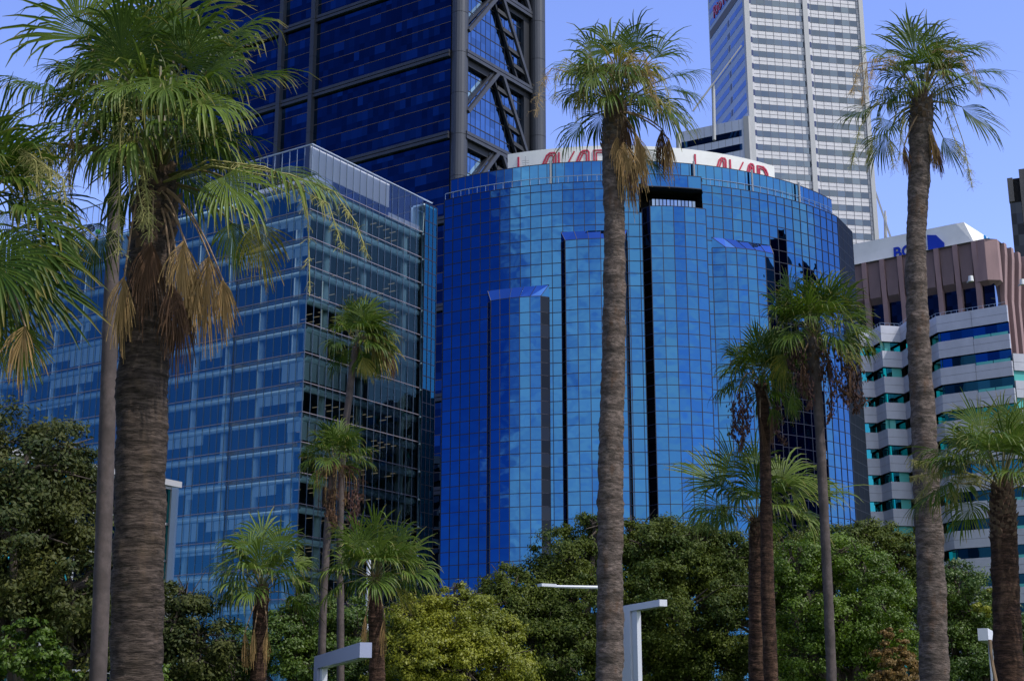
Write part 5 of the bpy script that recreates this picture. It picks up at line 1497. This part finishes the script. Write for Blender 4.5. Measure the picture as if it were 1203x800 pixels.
for (x, y, L) in ((985, 400, 1.8), (1000, 405, 1.9), (972, 430, 1.8), (1008, 440, 1.2), (940, 410, 1.4), (946, 430, 1.4), (932, 400, 1.0), (992, 420, 1.6), (966, 400, 1.2)): fruit_bunch(root, at(x, y, Y - .3), L, rs, wid=.26, dens=190, mt=('fruit', 'dead_dark')[x % 2])
for (x, y) in ((972, 415), (1000, 430), (942, 425)): dead_frond(root, h, at(x, y, Y - .3), 1.2, rs, 'dead_dark', nseg=16, spread=R(14), az=R(270))
# P11 low wide palm
Y = 46.0
root, hub, r0, rs = palm([(890, 612, 17), (890, 640, 20), (890, 700, 22), (891, 800, 23)], Y,
    'wide low palm whose pale fronds spread just above the dark fig trees', 'trunk_rough', seed=18, boots=40, boot_len=.8, rough=.05)
h = at(889, 612, Y)
spec(root, h, Y, rs, [((850, 570), (790, 535), .5, 'frond_light', (0, -.9, .5), 65), ((868, 560), (835, 512), .5, 'frond', (0, -1, .3), 60), ((888, 560), (888, 510), .9, 'frond_light', (0, -1, .4), 90), ((915, 565), (950, 530), 1.0, 'frond_light', (0, -.9, .5), 80),
    ((930, 580), (990, 560), 1.1, 'frond_light', (0, -.8, .7), 80), ((945, 585), (1015, 568), 1.0, 'frond_light', (0, -.6, .9), 60), ((850, 595), (790, 600), .8, 'frond_light', (0, -.8, .7), 70), ((930, 600), (985, 605), 1.2, 'frond_light', (0, -.8, .7), 75),
    ((870, 585), (850, 575), 1.0, 'frond', (0, -1, .5), 95), ((905, 585), (920, 575), 1.1, 'frond_light', (0, -1, .5), 95), ((860, 600), (830, 618), .9, 'frond', (0, -1, .5), 70), ((890, 545), (882, 520), .8, 'frond_light', None, 90)], nseg=32)
crown(root, h, rs, 14, 1.3, 1.4, el0=70, el1=0, mats=('frond_light', 'frond'), nseg=28)
# P12 stout palm at the right edge
Y = 27.0
root, hub, r0, rs = palm([(1177, 574, 24), (1178, 590, 29), (1179, 640, 30), (1182, 700, 31), (1185, 800, 34)], Y,
    'stout palm at the right edge with rough shaggy trunk and low pale green crown', 'trunk_rough', seed=19, boots=150, boot_len=1.1, rough=.05, ns=32)
h = at(1177, 572, Y)
for (b, t, db, dt_, dr, mt, fc, pm) in [
    ((1157, 512), (1120, 462), -.3, -.4, .5, 'frond_light', (0, -1, .3), 80), ((1180, 505), (1175, 455), .2, .3, .6, 'frond', (0, -1, .2), 95), ((1200, 510), (1225, 460), 0, 0, .6, 'frond_light', (0, -1, .3), 85),
    ((1140, 525), (1098, 510), -.2, -.3, 1.0, 'frond_light', (0, -.9, .6), 75), ((1130, 545), (1092, 545), .2, .2, 1.1, 'frond_light', (0, -.7, .8), 80), ((1215, 540), (1260, 520), 0, 0, .8, 'frond_light', (0, -.9, .6), 80),
    ((1160, 530), (1130, 500), -.8, -1.2, .7, 'frond', (0, -1, .6), 90), ((1190, 525), (1205, 490), -.8, -1.2, .7, 'frond_light', (0, -1, .6), 90), ((1210, 560), (1250, 570), -.3, -.4, .8, 'frond', (0, -.9, .6), 80), ((1150, 500), (1140, 465), .7, 1.1, .6, 'frond', None, 85), ((1192, 498), (1200, 465), .8, 1.2, .6, 'frond', None, 85)]:
    frond(root, h, at(*b, Y + db), at(*t, Y + dt_), rs, mt, nseg=36, phimax=R(pm), droop=dr * .7, face=fc, r=.02, sag=.04, split=.5)
crown(root, h, rs, 20, 1.0, 1.1, el0=72, el1=-8, mats=('frond_light', 'frond'), nseg=36, r=.016)
for k, (x, y, ex, ey) in enumerate(((1110, 545, 1078, 585), (1105, 555, 1068, 560), (1120, 560, 1110, 600), (1100, 545, 1070, 540), (1128, 560, 1120, 590))):
    flower_stalk(root, [h, at(1150, 560, Y - .2), at(x, y, Y + .5), at((x + ex) / 2, (y + ey) / 2, Y + .8), at(ex, ey, Y + 1.0)], rs, dens=30, L=.24, mt='flower')
a = MB(); a.tube([at(1163, 751, Y - .5), at(1164, 765, Y - .5), at(1166, 780, Y - .5), at(1170, 800, Y - .5), at(1171, 815, Y - .5)], [.035, .03, .03, .035, .035], 6); a.build('dry_stalk', M['dead_stalk'], root)

# ================================================================== broadleaf trees and shrubs
def make_tree(name, label, cat, Yc, lobes, mt, leaf=.15, dens=1.0, seed=1, trunk=True, group=None, ground_x=None, clump=.62):
    """lobes: (px, py, radius px, depth offset, squash). leaves gather in clumps over each lobe"""
    rg = np.random.default_rng(seed); rs = random.Random(seed)
    C = []
    for (px, py, rp, dy, sq) in lobes:
        c = at(px, py, Yc + dy); C.append((c, rp * 1.08 * mpp(c), sq))
    gx = ground_x if ground_x is not None else sum(c.x for c, _, _ in C) / len(C)
    root = thing(name, (gx, Yc, 0), label, cat, group)
    P = []; Nn = []
    for c, r, sq in C:
        nc = max(5, int(4.4 * (r / clump) ** 2 * dens))
        d = rg.normal(size=(nc, 3)); d /= np.linalg.norm(d, axis=1)[:, None]
        rad = r * (0.60 + 0.42 * rg.random(nc) ** .7) * (1 + .16 * np.sin(d[:, 0] * 5 + seed) * np.cos(d[:, 2] * 6))
        cc = np.array(c) + d * rad[:, None] * np.array([1, 1, sq])
        nl_ = max(18, int(180 * (clump / .62) ** 2 * (.20 / leaf) ** 2))
        for k in range(nc):
            cr = clump * (.55 + .65 * rg.random()) * (1 if r > 1.2 else r / 1.2)
            off = rg.normal(size=(nl_, 3)); off /= np.linalg.norm(off, axis=1)[:, None]
            off *= (np.abs(rg.normal(size=nl_)) ** .6)[:, None] * cr * .95 * np.array([1.15, 1.15, .62])[None, :]
            p = cc[k] + off
            nv = off / (cr + 1e-6) * .9 + d[k] * .5 + np.array([0, 0, .45]) + rg.normal(size=(nl_, 3)) * .55
            P.append(p); Nn.append(nv)
    P = np.concatenate(P); Nn = np.concatenate(Nn)
    keep = P[:, 2] > .25; P = P[keep]; Nn = Nn[keep]
    Nn /= np.linalg.norm(Nn, axis=1)[:, None]; n = len(P)
    t = rg.normal(size=(n, 3)); t -= Nn * np.sum(t * Nn, axis=1)[:, None]; t /= np.linalg.norm(t, axis=1)[:, None]
    b = np.cross(Nn, t); L = (leaf * (.7 + .6 * rg.random(n)))[:, None]
    P -= np.array(root.location)
    verts = np.stack([P - t * L * .5, P + b * L * .24 + Nn * L * .06, P + t * L * .5, P - b * L * .24 + Nn * L * .06], axis=1).reshape(-1, 3)
    me = bpy.data.meshes.new('crown'); me.vertices.add(4 * n); me.vertices.foreach_set('co', verts.ravel())
    me.loops.add(4 * n); me.loops.foreach_set('vertex_index', np.arange(4 * n, dtype=np.int32))
    me.polygons.add(n); me.polygons.foreach_set('loop_start', np.arange(0, 4 * n, 4, dtype=np.int32)); me.polygons.foreach_set('loop_total', np.full(n, 4, dtype=np.int32))
    me.materials.append(M[mt]); me.update(); me.validate()
    o = bpy.data.objects.new('crown', me); col.objects.link(o); o.parent = root; WL[o.name] = V(root.location)
    if trunk:
        tb = MB(); br = MB()
        zmin = min(c.z for c, _, _ in C); base = V((gx, Yc, 0)); fork = V((gx + .2, Yc, max(1.2, zmin * .45)))
        r_ = .05 * max(c.z for c, _, _ in C)
        tb.tube([base, base.lerp(fork, .5) + V((.1, 0, 0)), fork], [r_ * 1.3, r_, r_ * .9], 10)
        tb.build('trunk', M['bark'], root, smooth=True)
        for c, r, sq in C:
            mid = fork.lerp(c, .5) + V((rs.uniform(-.4, .4), rs.uniform(-.4, .4), rs.uniform(-.2, .5)))
            br.tube([fork, mid, c], [r_ * .5, r_ * .33, r_ * .2], 6)
            for k in range(7):
                d = V((rs.gauss(0, 1), rs.gauss(0, 1), rs.gauss(.3, .8))).normalized(); e = c + V((d.x, d.y, d.z * sq)) * r * .85
                br.tube([c, c.lerp(e, .5) + V((rs.uniform(-.2, .2), 0, rs.uniform(-.1, .2))), e], [r_ * .2, r_ * .12, r_ * .05], 5)
                for q in range(2):
                    e2 = e + V((rs.gauss(0, .4), rs.gauss(0, .4), rs.gauss(0, .3))); br.tube([c.lerp(e, .6), e2], [r_ * .08, r_ * .03], 4)
        br.build('limbs', M['bark'], root)
    return root

TG = 'broadleaf trees below the office buildings'
make_tree('fig_tree', 'large dark olive fig tree filling the lower left corner behind the thin trunk', 'tree', 36, [(20, 560, 75, 0, 1), (75, 600, 55, 1, 1), (15, 640, 70, -1, 1), (85, 690, 60, 0, 1), (20, 740, 70, 0, 1), (100, 770, 50, 1, 1), (60, 530, 40, 1, .8), (-40, 600, 70, 0, 1), (45, 680, 60, 1, 1)], 'ficus_dark', leaf=.125, seed=21, clump=.42, dens=.9, group=TG)
make_tree('fig_tree', 'dark fig tree just right of the biggest palm trunk, below the low windows', 'tree', 44, [(205, 730, 40, 0, 1), (235, 760, 40, 0, 1), (195, 775, 45, 0, 1), (262, 780, 32, 1, 1), (215, 705, 22, 1, 1), (160, 760, 40, 1, 1)], 'ficus_dark', leaf=.125, seed=22, clump=.42, group=TG)
make_tree('shrub', 'bright green leafy shrub at the lower left, in front of the dark fig', 'shrub', 24, [(28, 760, 36, 0, 1), (52, 778, 30, 0, 1), (12, 785, 34, 0, 1), (38, 738, 18, 0, 1), (70, 795, 22, 0, 1)], 'green_leaf', leaf=.085, seed=23, clump=.22, trunk=False)
make_tree('shrub', 'small bright green shrub low beside the base of the biggest palm', 'shrub', 26, [(192, 795, 15, 0, 1), (200, 806, 14, 0, 1)], 'green_leaf', leaf=.085, seed=24, clump=.2, trunk=False)
make_tree('broadleaf_tree', 'mid green tree behind the slender trunks and the angular grey lamp', 'tree', 56, [(345, 728, 26, 0, 1), (375, 745, 34, 1, 1), (328, 755, 34, 0, 1), (402, 725, 30, 2, 1), (420, 755, 38, 1, 1), (362, 785, 40, 0, 1), (290, 765, 34, 2, 1), (270, 790, 30, 1, 1), (410, 795, 40, 0, 1), (345, 712, 14, 0, 1)], 'mid_leaf', leaf=.125, seed=25, clump=.42, group=TG)
make_tree('broadleaf_tree', 'yellow-green tree below the foot of the blue mirror building', 'tree', 54, [(480, 735, 30, 0, 1), (505, 730, 32, 1, 1), (535, 735, 40, 0, 1), (565, 750, 38, 1, 1), (500, 775, 42, -1, 1), (550, 785, 44, -1, 1), (590, 785, 36, 0, 1), (535, 702, 16, 0, 1.2), (502, 706, 12, 0, 1.2), (462, 772, 34, 0, 1), (565, 712, 14, 1, 1.1), (595, 745, 20, 1, 1)], 'yellow_leaf', leaf=.115, seed=26, clump=.42, group=TG)
make_tree('fig_tree', 'olive fig tree left of the tall middle palm, behind the thin street lamp arm', 'tree', 66, [(605, 700, 36, 0, 1), (640, 700, 42, 1, 1), (665, 660, 36, 1, 1), (690, 645, 36, 2, 1), (625, 750, 55, 0, 1), (680, 720, 50, 0, 1), (660, 780, 60, -1, 1), (588, 690, 18, 0, 1), (700, 625, 20, 1, 1)], 'ficus', leaf=.145, seed=27, clump=.5, group=TG)
make_tree('fig_tree', 'big dark fig tree between the tall middle palm and the red-brown trunks', 'tree', 68, [(760, 650, 42, 0, 1), (800, 660, 46, 0, 1), (840, 670, 46, 1, 1), (740, 700, 55, 0, 1), (800, 730, 65, -1, 1), (860, 730, 60, 0, 1), (745, 628, 20, 1, 1), (785, 628, 22, 1, 1), (825, 636, 22, 0, 1), (862, 650, 26, 0, 1), (740, 770, 55, 0, 1), (820, 790, 60, 0, 1), (880, 680, 40, 1, 1)], 'ficus', leaf=.145, seed=28, clump=.5, group=TG)
make_tree('broadleaf_tree', 'rounded green tree with layered boughs between the slim palm and the right palm', 'tree', 62, [(935, 665, 32, 0, .8), (975, 655, 34, 1, .8), (1015, 675, 36, 0, .75), (1035, 715, 34, -1, .7), (940, 720, 40, 0, .8), (990, 730, 44, -1, .8), (1040, 760, 40, 0, .8), (950, 775, 45, 0, .8), (1000, 790, 45, 0, 1), (915, 690, 28, 0, .8), (1050, 690, 22, 1, .8)], 'green_leaf', leaf=.125, seed=29, dens=.85, clump=.42, group=TG)
make_tree('fig_tree', 'darker tree behind, rising highest below the silver banded building', 'tree', 76, [(985, 650, 34, 0, 1), (1020, 650, 36, 0, 1), (950, 640, 24, 1, 1), (1055, 660, 34, 0, 1), (1075, 690, 40, 0, 1), (1060, 730, 50, 0, 1), (1008, 625, 18, 0, 1), (1042, 636, 20, 0, 1), (1000, 700, 50, 0, 1), (920, 650, 30, 0, 1), (915, 780, 50, 0, 1)], 'ficus', leaf=.155, seed=30, clump=.5, group=TG)
make_tree('broadleaf_tree', 'mid green tree between the right tall palm and the stout palm at the edge', 'tree', 64, [(1125, 690, 30, 0, 1), (1140, 725, 36, 0, 1), (1110, 730, 34, 1, 1), (1155, 765, 40, 0, 1), (1120, 775, 45, 0, 1), (1180, 745, 34, 1, 1), (1112, 672, 16, 0, 1), (1200, 775, 40, 1, 1), (1170, 705, 14, 1, 1)], 'mid_leaf', leaf=.125, seed=31, clump=.42, group=TG)
make_tree('shrub', 'rusty yellow conical shrub in front of the rounded green tree', 'shrub', 46, [(1050, 760, 16, 0, 1.3), (1046, 785, 24, 0, 1), (1060, 795, 24, 0, 1), (1052, 742, 8, 0, 1.3), (1036, 806, 20, 0, 1)], 'rust_leaf', leaf=.11, seed=32, clump=.26, trunk=False)
make_tree('shrub', 'olive shrub low at the right edge beyond the stout palm', 'shrub', 60, [(1165, 700, 10, 0, 1), (1158, 712, 12, 0, 1)], 'yellow_leaf', leaf=.115, seed=33, clump=.35, trunk=False)

# ================================================================== street lamps and mast
def box_lamp(label, corner, tip, dtip, bottom_w, post_w, arm_h, Y, mt, extra=None):
    p = at(*corner, Y); q = at(*tip, Y - dtip)
    q.z = p.z
    root = thing('street_lamp', (p.x, Y, 0), label, 'street lamp', 'box section park lamps')
    d = (q - p); L = d.length; d.normalize(); sn = V((-d.y, d.x, 0))
    pw_ = post_w / max(.35, d.x)
    a = MB(); a.obox((p.x, p.y), d, sn, (0, pw_), (-post_w * .55, post_w * .55), (0, p.z - arm_h + .002)); a.build('post', M[mt], root)
    a = MB(); a.obox((p.x, p.y), d, sn, (pw_ + .05, pw_ * 1.6), (-post_w * .3, post_w * .3), (0, p.z - arm_h - .01)); a.build('inner_post', M['lamp_white'], root)
    a = MB(); s = V((-d.y, d.x, 0)); 
    P = []
    for c, hh in ((p, arm_h), (q, arm_h)):
        for e in (-.5, .5):
            for z in (0, -hh): P.append(c + s * e * post_w * 1.1 + V((0, 0, z + .003)))
    a.quads(P, [(0, 1, 3, 2), (4, 6, 7, 5), (0, 4, 5, 1), (2, 3, 7, 6), (0, 2, 6, 4), (1, 5, 7, 3)]); arm = a.build('arm', M[mt], root)
    a = MB(); m1, m2 = p.lerp(q, .45), p.lerp(q, .93); a.obox(m1, d, s, (0, (m2 - m1).length), (-post_w * .4, post_w * .4), (p.z - arm_h - .02, p.z - arm_h + .001)); a.build('lamp_head', M['post'], arm)
    return root
box_lamp('grey angular lamp post with thick boxed arm, in front of the two slender trunks', (375, 771), (430, 755), 7.2, 10, .25, .335, 40, 'lamp_grey')
box_lamp('white angular lamp post just right of the tall middle palm trunk', (733.5, 712), (779, 698), 3.4, 8, .30, .26, 60, 'lamp_white')
box_lamp('white boxed lamp head low at the right, left of the stout palm trunk', (1168, 745), (1154, 736), 3.5, 8, .30, .40, 52, 'lamp_white')
Y = 52
root = thing('street_lamp', (at(712, 700, Y).x, Y, 0), 'thin straight white lamp arm reaching left from behind the tall middle palm', 'street lamp')
a = MB(); p = at(714, 690, Y); a.tube([V((p.x, Y, 0)), p], [.11, .07], 8); a.build('post', M['lamp_white'], root)
a = MB(); q = at(648, 688.5, Y - 1.5); a.tube([p, q], [.07, .05], 6); a.build('arm', M['lamp_white'], root)
a = MB(); q2 = at(634, 687.0, Y - 1.8); a.beam(q + V((.1, 0, .02)), q2, .30, .10); a.build('lamp_head', M['lamp_white'], root)
Y = 62
root = thing('flagpole', (at(434, 800, Y).x, Y, 0), 'thin pale mast standing against the stout palm', 'mast')
a = MB(); p = at(433.5, 646, Y); a.tube([V((p.x, Y, 0)), p], [.12, .085], 10); a.build('pole', M['lamp_white'], root)
a = MB(); a.tube([p, p + V((0, 0, .12))], [.12, .05], 10); a.build('cap', M['lamp_white'], root)
